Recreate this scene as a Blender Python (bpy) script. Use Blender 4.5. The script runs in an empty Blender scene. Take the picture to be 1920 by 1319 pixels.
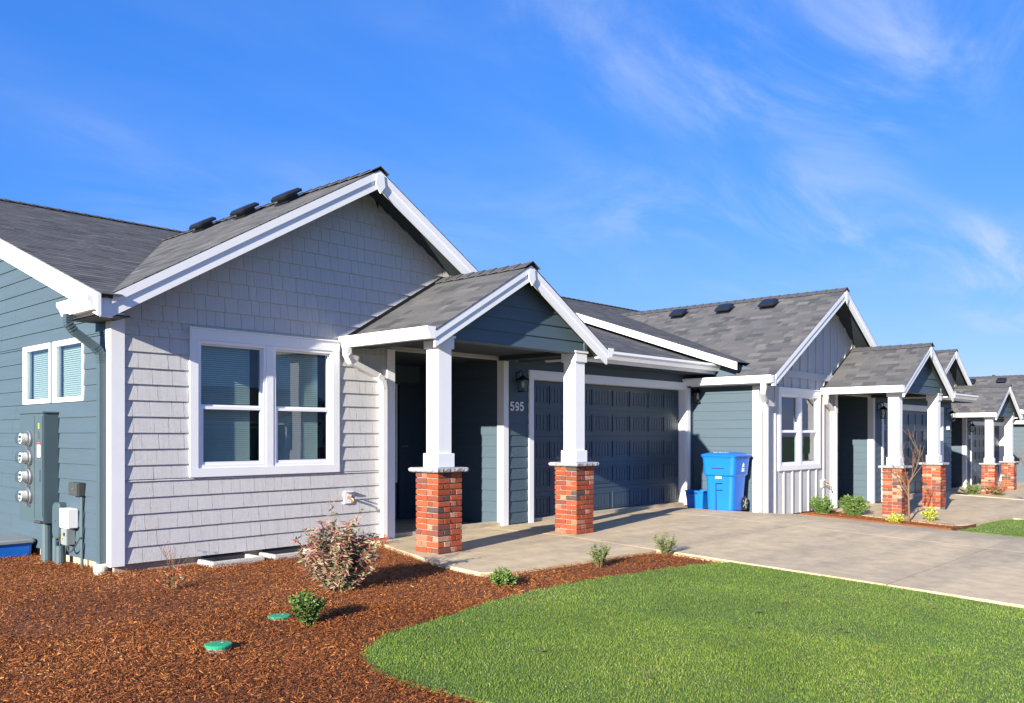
import bpy, math, random
import numpy as np
from mathutils import Vector, Matrix

# ------------------------------------------------------------------ camera, sky, sun, exposure
scn = bpy.context.scene
col = scn.collection
R = math.radians
cam_d = bpy.data.cameras.new('camera')
cam = bpy.data.objects.new('camera', cam_d); col.objects.link(cam)
cam.location = (0, 0, 1.3)
cam.rotation_euler = (R(90), 0, R(-47.4))
cam_d.sensor_width = 36.0
cam_d.lens = 30.36
cam_d.shift_y = 0.081
cam_d.clip_start = 0.05; cam_d.clip_end = 3000
scn.camera = cam

SUN_EL, SUN_DIR = 17.5, 13.2          # elevation; light travels SUN_DIR degrees from +X towards +Y
az = math.atan2(-math.cos(R(SUN_DIR)), -math.sin(R(SUN_DIR)))      # azimuth of the sun, clockwise from +Y
world = bpy.data.worlds.new('World'); scn.world = world
world.use_nodes = True
wn, wl = world.node_tree.nodes, world.node_tree.links
wn.clear()
w_out = wn.new('ShaderNodeOutputWorld'); w_bg = wn.new('ShaderNodeBackground')
sky = wn.new('ShaderNodeTexSky'); sky.sky_type = 'NISHITA'; sky.sun_disc = False
sky.sun_elevation = R(SUN_EL); sky.sun_rotation = az
sky.air_density = 0.9; sky.dust_density = 0.1; sky.ozone_density = 4.0
w_bg.inputs['Strength'].default_value = 0.052
# grade the sky per channel: a clear winter sky, deep blue above and pale blue (not white) low down
w_sep = wn.new('ShaderNodeSeparateColor'); w_com = wn.new('ShaderNodeCombineColor')
wl.new(sky.outputs[0], w_sep.inputs[0])
for i, (pw, k) in enumerate(((1.12, 0.615), (0.64, 1.57), (0.42, 4.4))):
    p_ = wn.new('ShaderNodeMath'); p_.operation = 'POWER'; p_.inputs[1].default_value = pw
    m_ = wn.new('ShaderNodeMath'); m_.operation = 'MULTIPLY'; m_.inputs[1].default_value = k
    wl.new(w_sep.outputs[i], p_.inputs[0]); wl.new(p_.outputs[0], m_.inputs[0]); wl.new(m_.outputs[0], w_com.inputs[i])
# thin cirrus: stretched noise on a flat layer high above, everywhere in the sky
tc = wn.new('ShaderNodeTexCoord'); sx = wn.new('ShaderNodeSeparateXYZ')
wl.new(tc.outputs['Generated'], sx.inputs[0])
def wmath(op, a, b=None, c=None):
    n = wn.new('ShaderNodeMath'); n.operation = op
    for i, v in enumerate((a, b, c)):
        if v is None: continue
        if isinstance(v, (int, float)): n.inputs[i].default_value = v
        else: wl.new(v, n.inputs[i])
    return n.outputs[0]
zz = wmath('ADD', wmath('MAXIMUM', sx.outputs[2], 0.0), 0.12)
px_ = wmath('DIVIDE', sx.outputs[0], zz); py_ = wmath('DIVIDE', sx.outputs[1], zz)
cmb = wn.new('ShaderNodeCombineXYZ'); wl.new(px_, cmb.inputs[0]); wl.new(py_, cmb.inputs[1])
def wnoise(scale, rot, stretch, detail, rough, dist, loc):
    mp = wn.new('ShaderNodeMapping'); mp.inputs['Rotation'].default_value = (0, 0, R(rot))
    mp.inputs['Scale'].default_value = (stretch, 1, 1); mp.inputs['Location'].default_value = loc
    wl.new(cmb.outputs[0], mp.inputs[0])
    n = wn.new('ShaderNodeTexNoise'); n.inputs['Scale'].default_value = scale
    n.inputs['Detail'].default_value = detail; n.inputs['Roughness'].default_value = rough
    n.inputs['Distortion'].default_value = dist
    wl.new(mp.outputs[0], n.inputs[0]); return n.outputs[0]
def wramp(v, a, b):
    n = wn.new('ShaderNodeMapRange'); n.interpolation_type = 'SMOOTHSTEP'
    n.inputs[1].default_value = a; n.inputs[2].default_value = b
    wl.new(v, n.inputs[0]); return n.outputs[0]
big = wramp(wnoise(0.62, 20, 1.0, 2, 0.5, 0.3, (19.2, 10.3, 0)), 0.42, 0.68)
fine = wramp(wnoise(2.0, -45, 0.4, 9, 0.62, 1.1, (4.29, 19.08, 0)), 0.38, 0.85)
veil = wramp(wnoise(0.9, 50, 0.5, 5, 0.6, 0.5, (7.7, 0.4, 0)), 0.35, 0.95)
cl = wmath('ADD', wmath('MULTIPLY', wmath('MULTIPLY', big, fine), 1.0), wmath('MULTIPLY', veil, 0.16))
cl = wmath('MINIMUM', cl, 0.8)
w_mix = wn.new('ShaderNodeMixRGB'); w_mix.inputs[2].default_value = (5.2, 6.1, 7.9, 1)
wl.new(cl, w_mix.inputs[0]); wl.new(w_com.outputs[0], w_mix.inputs[1])
wl.new(w_mix.outputs[0], w_bg.inputs['Color']); wl.new(w_bg.outputs[0], w_out.inputs['Surface'])

sun_d = bpy.data.lights.new('sun', 'SUN'); sun = bpy.data.objects.new('sun', sun_d); col.objects.link(sun)
sun_d.energy = 5.0; sun_d.angle = R(0.5); sun_d.color = (1.0, 0.93, 0.82)
ce = math.cos(R(SUN_EL))
sdir = Vector((math.cos(R(SUN_DIR)) * ce, math.sin(R(SUN_DIR)) * ce, -math.sin(R(SUN_EL))))
sun.rotation_euler = sdir.to_track_quat('-Z', 'Y').to_euler()
sun.location = (-20, -5, 12)

scn.view_settings.view_transform = 'Standard'; scn.view_settings.look = 'None'
scn.view_settings.gamma = 1.0; scn.view_settings.use_curve_mapping = False
scn.view_settings.exposure = 1.27
scn.render.engine = 'CYCLES'
scn.render.resolution_x = 1024; scn.render.resolution_y = 703

# ------------------------------------------------------------------ materials
def material(name, base, rough=0.6, var=0.12, scale=6.0, bump=0.0, bscale=60.0, stretch=(1, 1, 1), spec=0.4,
             rnd=None, palette=None, second=None, metal=0.0):
    """noise-varied principled material. rnd: 'obj' / 'attr' picks from palette by a random number per piece"""
    m = bpy.data.materials.new(name); m.use_nodes = True
    nt = m.node_tree; N, L = nt.nodes, nt.links
    b = N['Principled BSDF']; b.inputs['Roughness'].default_value = rough
    b.inputs['Specular IOR Level'].default_value = spec; b.inputs['Metallic'].default_value = metal
    geo = N.new('ShaderNodeNewGeometry')
    mp = N.new('ShaderNodeMapping'); mp.inputs['Scale'].default_value = stretch
    L.new(geo.outputs['Position'], mp.inputs[0])
    nz = N.new('ShaderNodeTexNoise'); nz.inputs['Scale'].default_value = scale; nz.inputs['Detail'].default_value = 6
    nz.inputs['Roughness'].default_value = 0.65
    L.new(mp.outputs[0], nz.inputs[0])
    if palette:
        r = N.new('ShaderNodeValToRGB'); r.color_ramp.interpolation = 'LINEAR' if rnd == 'attr' else 'CONSTANT'
        e = r.color_ramp.elements
        while len(e) < len(palette): e.new(0.5)
        for i, (p, c) in enumerate(palette): e[i].position = p; e[i].color = (*c, 1)
        if rnd == 'obj':
            oi = N.new('ShaderNodeObjectInfo'); L.new(oi.outputs['Random'], r.inputs[0])
        else:
            at = N.new('ShaderNodeAttribute'); at.attribute_name = 'rnd'; L.new(at.outputs['Fac'], r.inputs[0])
        src = r.outputs[0]
    else:
        rgb = N.new('ShaderNodeRGB'); rgb.outputs[0].default_value = (*base, 1); src = rgb.outputs[0]
    if second:                      # large soft blotches of a second colour
        n2 = N.new('ShaderNodeTexNoise'); n2.inputs['Scale'].default_value = second[1]; n2.inputs['Detail'].default_value = 7
        n2.inputs['Roughness'].default_value = 0.6
        mp2 = N.new('ShaderNodeMapping'); mp2.inputs['Scale'].default_value = second[3] if len(second) > 3 else (1, 1, 1)
        L.new(geo.outputs['Position'], mp2.inputs[0]); L.new(mp2.outputs[0], n2.inputs[0])
        mr = N.new('ShaderNodeMapRange'); mr.inputs[1].default_value = 0.4; mr.inputs[2].default_value = 0.68
        mr.inputs[4].default_value = second[2]; L.new(n2.outputs[0], mr.inputs[0])
        mx = N.new('ShaderNodeMixRGB'); mx.inputs[2].default_value = (*second[0], 1)
        L.new(mr.outputs[0], mx.inputs[0]); L.new(src, mx.inputs[1]); src = mx.outputs[0]
    mr = N.new('ShaderNodeMapRange'); mr.inputs[1].default_value = 0.25; mr.inputs[2].default_value = 0.75
    mr.inputs[3].default_value = 1 - var; mr.inputs[4].default_value = 1 + var
    L.new(nz.outputs[0], mr.inputs[0])
    ml = N.new('ShaderNodeVectorMath'); ml.operation = 'MULTIPLY'
    L.new(src, ml.inputs[0]); L.new(mr.outputs[0], ml.inputs[1])
    L.new(ml.outputs[0], b.inputs['Base Color'])
    if bump > 0:
        nb = N.new('ShaderNodeTexNoise'); nb.inputs['Scale'].default_value = bscale; nb.inputs['Detail'].default_value = 4
        L.new(mp.outputs[0], nb.inputs[0])
        bp = N.new('ShaderNodeBump'); bp.inputs['Strength'].default_value = bump; bp.inputs['Distance'].default_value = 0.01
        L.new(nb.outputs[0], bp.inputs['Height']); L.new(bp.outputs[0], b.inputs['Normal'])
    return m

M = {}
M['white'] = material('white_trim', (0.74, 0.74, 0.735), 0.5, 0.03, 3, 0.08, 120)
M['cream'] = material('white_gutter', (0.80, 0.79, 0.76), 0.35, 0.03, 3)
M['vinyl'] = material('white_vinyl', (0.78, 0.78, 0.80), 0.3, 0.02, 3)
M['blue'] = material('blue_siding', (0.061, 0.095, 0.120), 0.6, 0.08, 5, 0.25, 60, (0.25, 0.25, 4))
M['bluetrim'] = material('blue_trim', (0.060, 0.095, 0.112), 0.5, 0.05, 5)
M['grey'] = material('grey_shingle_siding', (0.485, 0.478, 0.468), 0.65, 0.09, 9, 0.5, 70, (5, 5, 0.22))
M['batten'] = material('grey_batten_siding', (0.485, 0.478, 0.468), 0.6, 0.06, 6, 0.25, 70, (4, 4, 0.3))
M['soffit'] = material('soffit_shaded_blue', (0.030, 0.042, 0.050), 0.7, 0.05, 5)  # body blue darkened: shade under eaves and porch is in the colour
M['door'] = material('garage_door_paint', (0.036, 0.056, 0.078), 0.35, 0.06, 4, 0.15, 90, (1, 1, 0.3))
M['dark'] = material('dark_interior', (0.03, 0.035, 0.04), 0.8, 0.1, 4)
M['roofdeck'] = material('roof_underlay', (0.035, 0.035, 0.037), 0.9, 0.1, 8)
M['roof'] = material('asphalt_shingles', (0.07, 0.07, 0.07), 0.95, 0.18, 45, 0.12, 220, (1, 1, 1), 0.2, 'attr',
                     [(0.0, (0.060, 0.061, 0.066)), (0.35, (0.088, 0.088, 0.092)), (0.65, (0.105, 0.103, 0.102)), (1.0, (0.135, 0.130, 0.126))])
M['ridge'] = material('ridge_shingles', (0.075, 0.076, 0.082), 0.92, 0.2, 45, 0.6, 220, (1, 1, 1), 0.2)
M['vent'] = material('black_plastic', (0.012, 0.013, 0.016), 0.3, 0.1, 6)
M['black'] = material('black_metal', (0.012, 0.012, 0.013), 0.4, 0.1, 6)
M['brick'] = material('brick_clay', (0.4, 0.1, 0.05), 0.85, 0.22, 30, 0.6, 90, (1, 1, 1), 0.2, 'obj',
                      [(0.0, (0.27, 0.060, 0.026)), (0.28, (0.33, 0.078, 0.034)), (0.50, (0.21, 0.052, 0.030)),
                       (0.64, (0.33, 0.135, 0.080)), (0.76, (0.38, 0.215, 0.14)), (0.86, (0.17, 0.058, 0.045)), (0.955, (0.085, 0.058, 0.052))])
M['mortar'] = material('mortar', (0.27, 0.225, 0.175), 0.95, 0.15, 40, 0.5, 150)
M['stone'] = material('cap_stone', (0.30, 0.29, 0.30), 0.85, 0.25, 22, 0.8, 60)
M['concrete'] = material('driveway_concrete', (0.54, 0.425, 0.265), 0.85, 0.22, 5, 0.25, 130, (1, 1, 1), 0.25, None, None,
                         ((0.36, 0.295, 0.205), 0.9, 0.85, (0.3, 1.8, 1)))
M['foundation'] = material('foundation_concrete', (0.42, 0.34, 0.24), 0.9, 0.2, 8, 0.4, 60)
M['precast'] = material('precast_concrete', (0.52, 0.50, 0.44), 0.9, 0.12, 12, 0.4, 90)
M['soil'] = material('soil', (0.085, 0.055, 0.035), 0.95, 0.3, 5, 0.6, 40)
M['mulchbase'] = material('mulch_base', (0.16, 0.054, 0.018), 0.95, 0.55, 38, 1.0, 70)
M['chips'] = material('mulch_chips', (0.2, 0.07, 0.03), 0.85, 0.2, 60, 0, 1, (1, 1, 1), 0.25, 'attr',
                      [(0.0, (0.085, 0.025, 0.008)), (0.4, (0.25, 0.075, 0.017)), (0.75, (0.43, 0.155, 0.038)), (0.95, (0.56, 0.27, 0.085)), (1.0, (0.60, 0.36, 0.17))])
M['lawnbase'] = material('lawn_soil', (0.075, 0.125, 0.022), 0.95, 0.35, 14, 0.6, 60)
M['grass'] = material('grass_blades', (0.1, 0.2, 0.03), 0.55, 0.22, 1.6, 0, 1, (1, 1, 1), 0.3, 'attr',
                      [(0.0, (0.068, 0.126, 0.013)), (0.45, (0.122, 0.196, 0.021)), (0.8, (0.192, 0.26, 0.034)), (0.95, (0.23, 0.27, 0.055)), (1.0, (0.36, 0.30, 0.12))])
M['farground'] = material('far_grass', (0.10, 0.16, 0.04), 0.95, 0.2, 1.2)
M['cart'] = material('blue_plastic', (0.006, 0.145, 0.58), 0.38, 0.05, 4, 0.1, 200)
M['tyre'] = material('black_rubber', (0.015, 0.015, 0.015), 0.7, 0.1, 9)
M['metal'] = material('grey_metal', (0.42, 0.42, 0.43), 0.35, 0.06, 9, 0, 1, (1, 1, 1), 0.5, None, None, None, 0.8)
M['print'] = material('white_print', (0.78, 0.78, 0.76), 0.6, 0.03, 9)
M['brass'] = material('brass', (0.50, 0.26, 0.10), 0.4, 0.1, 9, 0, 1, (1, 1, 1), 0.5, None, None, None, 0.7)
M['greenlid'] = material('green_plastic', (0.020, 0.30, 0.14), 0.45, 0.06, 9)
M['greypipe'] = material('grey_pvc', (0.22, 0.25, 0.25), 0.5, 0.1, 9)
M['pipeblue'] = material('painted_conduit', (0.070, 0.108, 0.122), 0.45, 0.08, 9)
M['whitepvc'] = material('cream_pvc', (0.70, 0.68, 0.52), 0.45, 0.06, 9)
M['darkgrey'] = material('dark_grey_plastic', (0.055, 0.06, 0.055), 0.5, 0.1, 9)
M['blind'] = material('blind_slats', (0.62, 0.62, 0.60), 0.6, 0.04, 9)
M['bark'] = material('thin_bark', (0.17, 0.105, 0.06), 0.85, 0.2, 30, 0.4, 90)
M['yellow'] = material('yellow_label', (0.6, 0.42, 0.03), 0.6, 0.05, 9)
M['red'] = material('red_label', (0.55, 0.06, 0.05), 0.6, 0.05, 9)
def leafmat(name, pal): return material(name, (0.1, 0.2, 0.05), 0.45, 0.12, 20, 0, 1, (1, 1, 1), 0.4, 'attr', pal)
M['leaf_pink'] = leafmat('variegated_leaves', [(0.0, (0.10, 0.13, 0.045)), (0.3, (0.24, 0.23, 0.12)), (0.5, (0.36, 0.23, 0.16)), (0.75, (0.34, 0.12, 0.10)), (1.0, (0.24, 0.05, 0.055))])
M['leaf_green'] = leafmat('green_leaves', [(0.0, (0.035, 0.085, 0.018)), (0.6, (0.085, 0.165, 0.03)), (1.0, (0.20, 0.28, 0.06))])
M['leaf_light'] = leafmat('light_green_leaves', [(0.0, (0.065, 0.105, 0.025)), (0.6, (0.125, 0.17, 0.045)), (1.0, (0.21, 0.24, 0.085))])
M['leaf_yellow'] = leafmat('yellow_green_leaves', [(0.0, (0.16, 0.22, 0.03)), (0.5, (0.38, 0.40, 0.04)), (1.0, (0.58, 0.52, 0.06))])
M['leaf_red'] = leafmat('reddish_leaves', [(0.0, (0.06, 0.10, 0.03)), (0.4, (0.12, 0.14, 0.05)), (0.65, (0.34, 0.07, 0.04)), (1.0, (0.62, 0.08, 0.04))])

def glass_mat(name, tint):
    m = bpy.data.materials.new(name); m.use_nodes = True; N, L = m.node_tree.nodes, m.node_tree.links
    N.remove(N['Principled BSDF']); out = N['Material Output']
    tr = N.new('ShaderNodeBsdfTransparent'); tr.inputs[0].default_value = (*tint, 1)
    gl = N.new('ShaderNodeBsdfGlossy'); gl.inputs['Roughness'].default_value = 0.0
    gl.inputs[0].default_value = (0.95, 0.97, 1, 1)
    fr = N.new('ShaderNodeFresnel'); fr.inputs[0].default_value = 1.6
    mx = N.new('ShaderNodeMixShader')
    ge = N.new('ShaderNodeNewGeometry'); sb = N.new('ShaderNodeMath'); sb.operation = 'SUBTRACT'; sb.inputs[0].default_value = 1.0; L.new(ge.outputs['Backfacing'], sb.inputs[1])
    ff = N.new('ShaderNodeMath'); ff.operation = 'MULTIPLY'; L.new(fr.outputs[0], ff.inputs[0]); L.new(sb.outputs[0], ff.inputs[1])   # outer face only: no false internal mirror
    L.new(ff.outputs[0], mx.inputs[0]); L.new(tr.outputs[0], mx.inputs[1]); L.new(gl.outputs[0], mx.inputs[2])
    L.new(mx.outputs[0], out.inputs['Surface']); return m
M['glass'] = glass_mat('window_glass', (0.76, 0.84, 0.84))
M['lampglass'] = glass_mat('lantern_glass', (0.85, 0.87, 0.85))

# ------------------------------------------------------------------ mesh helpers
ORG = {}
class MB:
    def __init__(s): s.v = []; s.f = []
    def add(s, vs, fs):
        n = len(s.v); s.v += [tuple(p) for p in vs]; s.f += [tuple(i + n for i in q) for q in fs]; return s
    def box(s, x0, x1, y0, y1, z0, z1):
        return s.add([(x0, y0, z0), (x1, y0, z0), (x1, y1, z0), (x0, y1, z0), (x0, y0, z1), (x1, y0, z1), (x1, y1, z1), (x0, y1, z1)],
                     [(0, 3, 2, 1), (4, 5, 6, 7), (0, 1, 5, 4), (1, 2, 6, 5), (2, 3, 7, 6), (3, 0, 4, 7)])
    def prism(s, poly, ax, a0, a1):
        """poly: 2-d outline in the two other axes (order x,y / x,z / y,z), extruded along axis ax from a0 to a1"""
        n = len(poly)
        def P(p, a):
            return {'x': (a, p[0], p[1]), 'y': (p[0], a, p[1]), 'z': (p[0], p[1], a)}[ax]
        return s.add([P(p, a0) for p in poly] + [P(p, a1) for p in poly],
                     [tuple(range(n)), tuple(range(2 * n - 1, n - 1, -1))] + [(i, n + i, n + (i + 1) % n, (i + 1) % n) for i in range(n)])
    def tube(s, pts, r, n=8, rx=None):
        """round (or, with rx, rectangular) pipe along a polyline"""
        pts = [Vector(p) for p in pts]; rings = []
        rr = r if isinstance(r, (list, tuple)) else [r] * len(pts)
        for i, p in enumerate(pts):
            d = (pts[min(i + 1, len(pts) - 1)] - pts[max(i - 1, 0)]).normalized()
            a = d.cross(Vector((0, 1, 0)) if abs(d.y) < 0.9 else Vector((1, 0, 0))).normalized(); b = d.cross(a)
            if rx: rings.append([p + a * sx_ * rx[0] + b * sy_ * rx[1] for sx_, sy_ in ((-1, -1), (1, -1), (1, 1), (-1, 1))])
            else: rings.append([p + (a * math.cos(2 * math.pi * k / n) + b * math.sin(2 * math.pi * k / n)) * rr[i] for k in range(n)])
        return s.loft(rings)
    def loft(s, rings):
        n = len(rings[0]); vs = [tuple(p) for r_ in rings for p in r_]
        fs = [(i * n + k, i * n + (k + 1) % n, (i + 1) * n + (k + 1) % n, (i + 1) * n + k) for i in range(len(rings) - 1) for k in range(n)]
        fs += [tuple(range(n - 1, -1, -1)), tuple(range((len(rings) - 1) * n, len(rings) * n))]
        return s.add(vs, fs)
    def disc(s, c, r, axis='x', th=0.01, n=20):
        pts = [(math.cos(2 * math.pi * k / n) * r, math.sin(2 * math.pi * k / n) * r) for k in range(n)]
        if axis == 'x': return s.prism([(c[1] + a, c[2] + b) for a, b in pts], 'x', c[0], c[0] + th)
        if axis == 'y': return s.prism([(c[0] + a, c[2] + b) for a, b in pts], 'y', c[1], c[1] + th)
        return s.prism([(c[0] + a, c[1] + b) for a, b in pts], 'z', c[2], c[2] + th)

def rring(cx, cy, hx, hy, r, z, n=4):
    out = []
    for (sx_, sy_, a0) in ((1, 1, 0), (-1, 1, 90), (-1, -1, 180), (1, -1, 270)):
        for k in range(n + 1):
            a = R(a0 + 90 * k / n)
            out.append((cx + sx_ * (hx - r) + math.cos(a) * r, cy + sy_ * (hy - r) + math.sin(a) * r, z))
    return out

def link(name, me, parent=None, org=(0, 0, 0)):
    o = bpy.data.objects.new(name, me); col.objects.link(o)
    org = Vector(org); ORG[o.name] = org
    if parent is not None:
        o.parent = parent; o.location = org - ORG[parent.name]
    else: o.location = org
    return o

def build(name, mb, mat, parent=None, T=None, smooth=False, kind=None, bevel=0, rnd=None):
    vs = mb.v if T is None else [T(*p) for p in mb.v]
    a = np.array(vs, dtype=float); c = (a.min(0) + a.max(0)) / 2
    if parent is None: c[2] = a[:, 2].min()
    me = bpy.data.meshes.new(name); me.from_pydata([tuple(p) for p in (a - c)], [], mb.f)
    import bmesh
    bm = bmesh.new(); bm.from_mesh(me); bmesh.ops.recalc_face_normals(bm, faces=bm.faces)
    if bevel: bmesh.ops.bevel(bm, geom=list(bm.edges), offset=bevel, segments=2, affect='EDGES', clamp_overlap=True)
    bm.to_mesh(me); bm.free()
    me.materials.append(M[mat])
    if smooth: me.polygons.foreach_set('use_smooth', [True] * len(me.polygons))
    o = link(name, me, parent, c)
    if kind: o['kind'] = kind
    return o

def fast_mesh(name, V, Fq, mat, rnd, parent=None, kind='stuff', tri=False):
    """big joined mesh straight from numpy; Fq (n,4) or (n,3); rnd one value per face"""
    V = np.asarray(V, dtype=np.float32); Fq = np.asarray(Fq, dtype=np.int32)
    c = (V.min(0) + V.max(0)) / 2
    me = bpy.data.meshes.new(name); k = Fq.shape[1]
    me.vertices.add(len(V)); me.vertices.foreach_set('co', (V - c).ravel())
    me.loops.add(Fq.size); me.loops.foreach_set('vertex_index', Fq.ravel())
    me.polygons.add(len(Fq)); me.polygons.foreach_set('loop_start', np.arange(0, Fq.size, k, dtype=np.int32))
    me.update(calc_edges=True)
    me.polygons.foreach_set('use_smooth', np.zeros(len(Fq), dtype=bool))
    at = me.attributes.new('rnd', 'FLOAT', 'FACE'); at.data.foreach_set('value', np.asarray(rnd, dtype=np.float32))
    me.materials.append(M[mat]); me.validate()
    o = link(name, me, parent, c)
    if kind: o['kind'] = kind
    return o

def thing(name, label, cat, base, group=None):
    o = bpy.data.objects.new(name, None); col.objects.link(o); o.location = base; ORG[o.name] = Vector(base)
    o['label'] = label; o['category'] = cat
    if group: o['group'] = group
    return o
def tag(o, label, cat, group=None):
    o['label'] = label; o['category'] = cat
    if group: o['group'] = group
    return o

# ------------------------------------------------------------------ ground
def clamp(x, a, b): return min(max(x, a), b)
def zg(X, Y):
    return -0.04 * clamp(7 - Y, 0, 14) - 0.09 * clamp(X - 13.3, 0, 3) - 0.09 * clamp(X - 24.6, 0, 2.7)

def inside(poly, X, Y):
    r = np.zeros(X.shape, bool); n = len(poly)
    for i in range(n):
        x0, y0 = poly[i]; x1, y1 = poly[(i + 1) % n]
        if y0 == y1: continue
        c = ((y0 > Y) != (y1 > Y)) & (X < (x1 - x0) * (Y - y0) / (y1 - y0) + x0)
        r ^= c
    return r
zgv = np.vectorize(zg)

def grid_sheet(name, x0, x1, y0, y1, step, off, mat, fn=zg):
    xs = np.arange(x0, x1 + 1e-6, step); ys = np.arange(y0, y1 + 1e-6, step)
    mb = MB(); mb.v = [(x, y, fn(x, y) + off) for y in ys for x in xs]; n = len(xs)
    mb.f = [(j * n + i, j * n + i + 1, (j + 1) * n + i + 1, (j + 1) * n + i) for j in range(len(ys) - 1) for i in range(n - 1)]
    return build(name, mb, mat, smooth=True)

def poly_prism(name, poly, off, th, mat, parent=None, sub=True):
    """slab following the ground: densified outline, triangulated by bmesh through grid cuts"""
    import bmesh
    bm = bmesh.new()
    vs = [bm.verts.new((x, y, 0)) for x, y in poly]; bm.faces.new(vs)
    xs = [p[0] for p in poly]; ys = [p[1] for p in poly]
    if sub:
        for ax, lo, hi in ((0, min(xs), max(xs)), (1, min(ys), max(ys))):
            k = math.floor(lo) + 0.5
            while k < hi:
                no = (1, 0, 0) if ax == 0 else (0, 1, 0); co = (k, 0, 0) if ax == 0 else (0, k, 0)
                bmesh.ops.bisect_plane(bm, geom=list(bm.verts) + list(bm.edges) + list(bm.faces), plane_co=co, plane_no=no)
                k += 0.5
    ret = bmesh.ops.extrude_face_region(bm, geom=list(bm.faces))
    top = [g for g in ret['geom'] if isinstance(g, bmesh.types.BMVert)]
    ts = set(top)
    for v in bm.verts:
        v.co.z = zg(v.co.x, v.co.y) + off - (0 if v in ts else th)
    bmesh.ops.recalc_face_normals(bm, faces=bm.faces)
    a = np.array([v.co[:] for v in bm.verts]); c = (a.min(0) + a.max(0)) / 2
    for v in bm.verts: v.co -= Vector(c)
    me = bpy.data.meshes.new(name); bm.to_mesh(me); bm.free(); me.materials.append(M[mat])
    return link(name, me, parent, c)

g = grid_sheet('ground', -40, 80, -40, 60, 2.0, -0.30, 'farground'); g['kind'] = 'structure'
far = MB().box(-1500, 1500, -1500, 1500, -3.2, -3.0); o = build('terrain', far, 'farground'); o['kind'] = 'structure'
mulch = grid_sheet('mulch_bed', -4, 9.4, -1.0, 13, 0.4, -0.042, 'mulchbase'); mulch['kind'] = 'structure'

lawn_edge = [(8.72, 4.66), (8.15, 4.85), (7.32, 4.97), (6.58, 5.06), (5.81, 5.07), (5.21, 5.02), (4.62, 4.88), (4.27, 4.83), (3.97, 4.77), (3.72, 4.68),
             (3.53, 4.55), (3.40, 4.40), (3.33, 4.22), (3.29, 3.99), (3.31, 3.72), (3.37, 3.47), (3.42, 3.2), (3.6, 2.6), (3.7, 1.5), (3.7, 0.2)]
lawn_poly = lawn_edge + [(3.7, -3.0), (8.66, -3.0), (8.60, 1.8), (8.68, 3.35)]
lawn2_poly = [(16.25, 4.45), (17.0, 4.35), (18.0, 4.45), (19.0, 4.30), (19.4, 4.0), (19.5, 2.5), (19.5, -3), (16.25, -3)]
lawn = poly_prism('lawn', lawn_poly, -0.016, 0.07, 'lawnbase'); lawn['kind'] = 'structure'
lawn2 = poly_prism('lawn', lawn2_poly, 0.015, 0.13, 'lawnbase'); lawn2['kind'] = 'structure'
mulch2 = poly_prism('mulch_bed', [(15.9, 7.3), (15.9, 4.45), (18.2, 4.45), (18.2, 7.3)], 0.035, 0.15, 'mulchbase'); mulch2['kind'] = 'structure'

# concrete: porch walks and driveways in separately cast slabs
walk = poly_prism('walkway', [(6.62, 8.42), (6.62, 8.3), (6.36, 7.68), (6.06, 6.80), (5.98, 6.32), (5.98, 5.92), (6.22, 5.80), (6.6, 5.77), (7.4, 5.71), (8.1, 5.68), (8.62, 5.62), (8.62, 8.42), (9.07, 8.42), (9.07, 10.3), (6.7, 10.3)], 0.0, 0.14, 'concrete')
walk['kind'] = 'structure'
def driveway(x0, x1, ys, ytop, fillet, name='driveway'):
    d = bpy.data.objects.new(name, None); col.objects.link(d); d.location = (x0, ytop, zg(x0, ytop)); ORG[d.name] = Vector(d.location); d['kind'] = 'structure'
    xm = (x0 + x1) / 2
    edges = [ytop] + ys
    for i in range(len(edges) - 1):
        ya, yb = edges[i] - (0.006 if i else 0), edges[i + 1] + 0.006
        for j, (xa, xb) in enumerate(((x0, xm - 0.006), (xm + 0.006, x1))):
            poly = [(xa, yb), (xb, yb), (xb, ya), (xa, ya)]
            if fillet and i == 0 and j == 0: poly = [(xa, yb), (xb, yb), (xb, ya), (xa - 0.03, ya), (xa - 0.03, 5.62), (xa + 0.0, 5.3)]
            poly_prism('slab', poly, 0.002, 0.14, 'concrete', d)
    return d
driveway(8.65, 15.9, [5.62, 3.0, 0.2, -3.0], 8.62, True)
driveway(19.5, 25.9, [5.0, 2.2, -3.0], 7.4, False)
walk2 = poly_prism('walkway', [(17.2, 7.3), (16.75, 6.2), (16.6, 4.62), (17.0, 4.48), (19.49, 4.3), (19.49, 9.0), (17.3, 9.0)], 0.05, 0.2, 'concrete'); walk2['kind'] = 'structure'
drive3 = poly_prism('driveway', [(25.91, 2.0), (37.0, 2.0), (37.0, 8.7), (25.91, 8.7)], 0.03, 0.2, 'concrete'); drive3['kind'] = 'structure'

# ------------------------------------------------------------------ houses
XL, XE, XR, YF = 3.5, 6.95, 8.98, 8.42      # left wall, entry edge, garage side wall, front plane
EXPO = 0.159
P7, P4 = 0.589, 0.336
WX, WZ = 6.40, 4.41                           # wing ridge
MY, MZ = 15.2, 5.01                           # main ridge
def z_main(Y): return 2.58 + P4 * (Y - 7.96)
def z_wing(X): return WZ - P7 * abs(X - WX)

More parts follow.
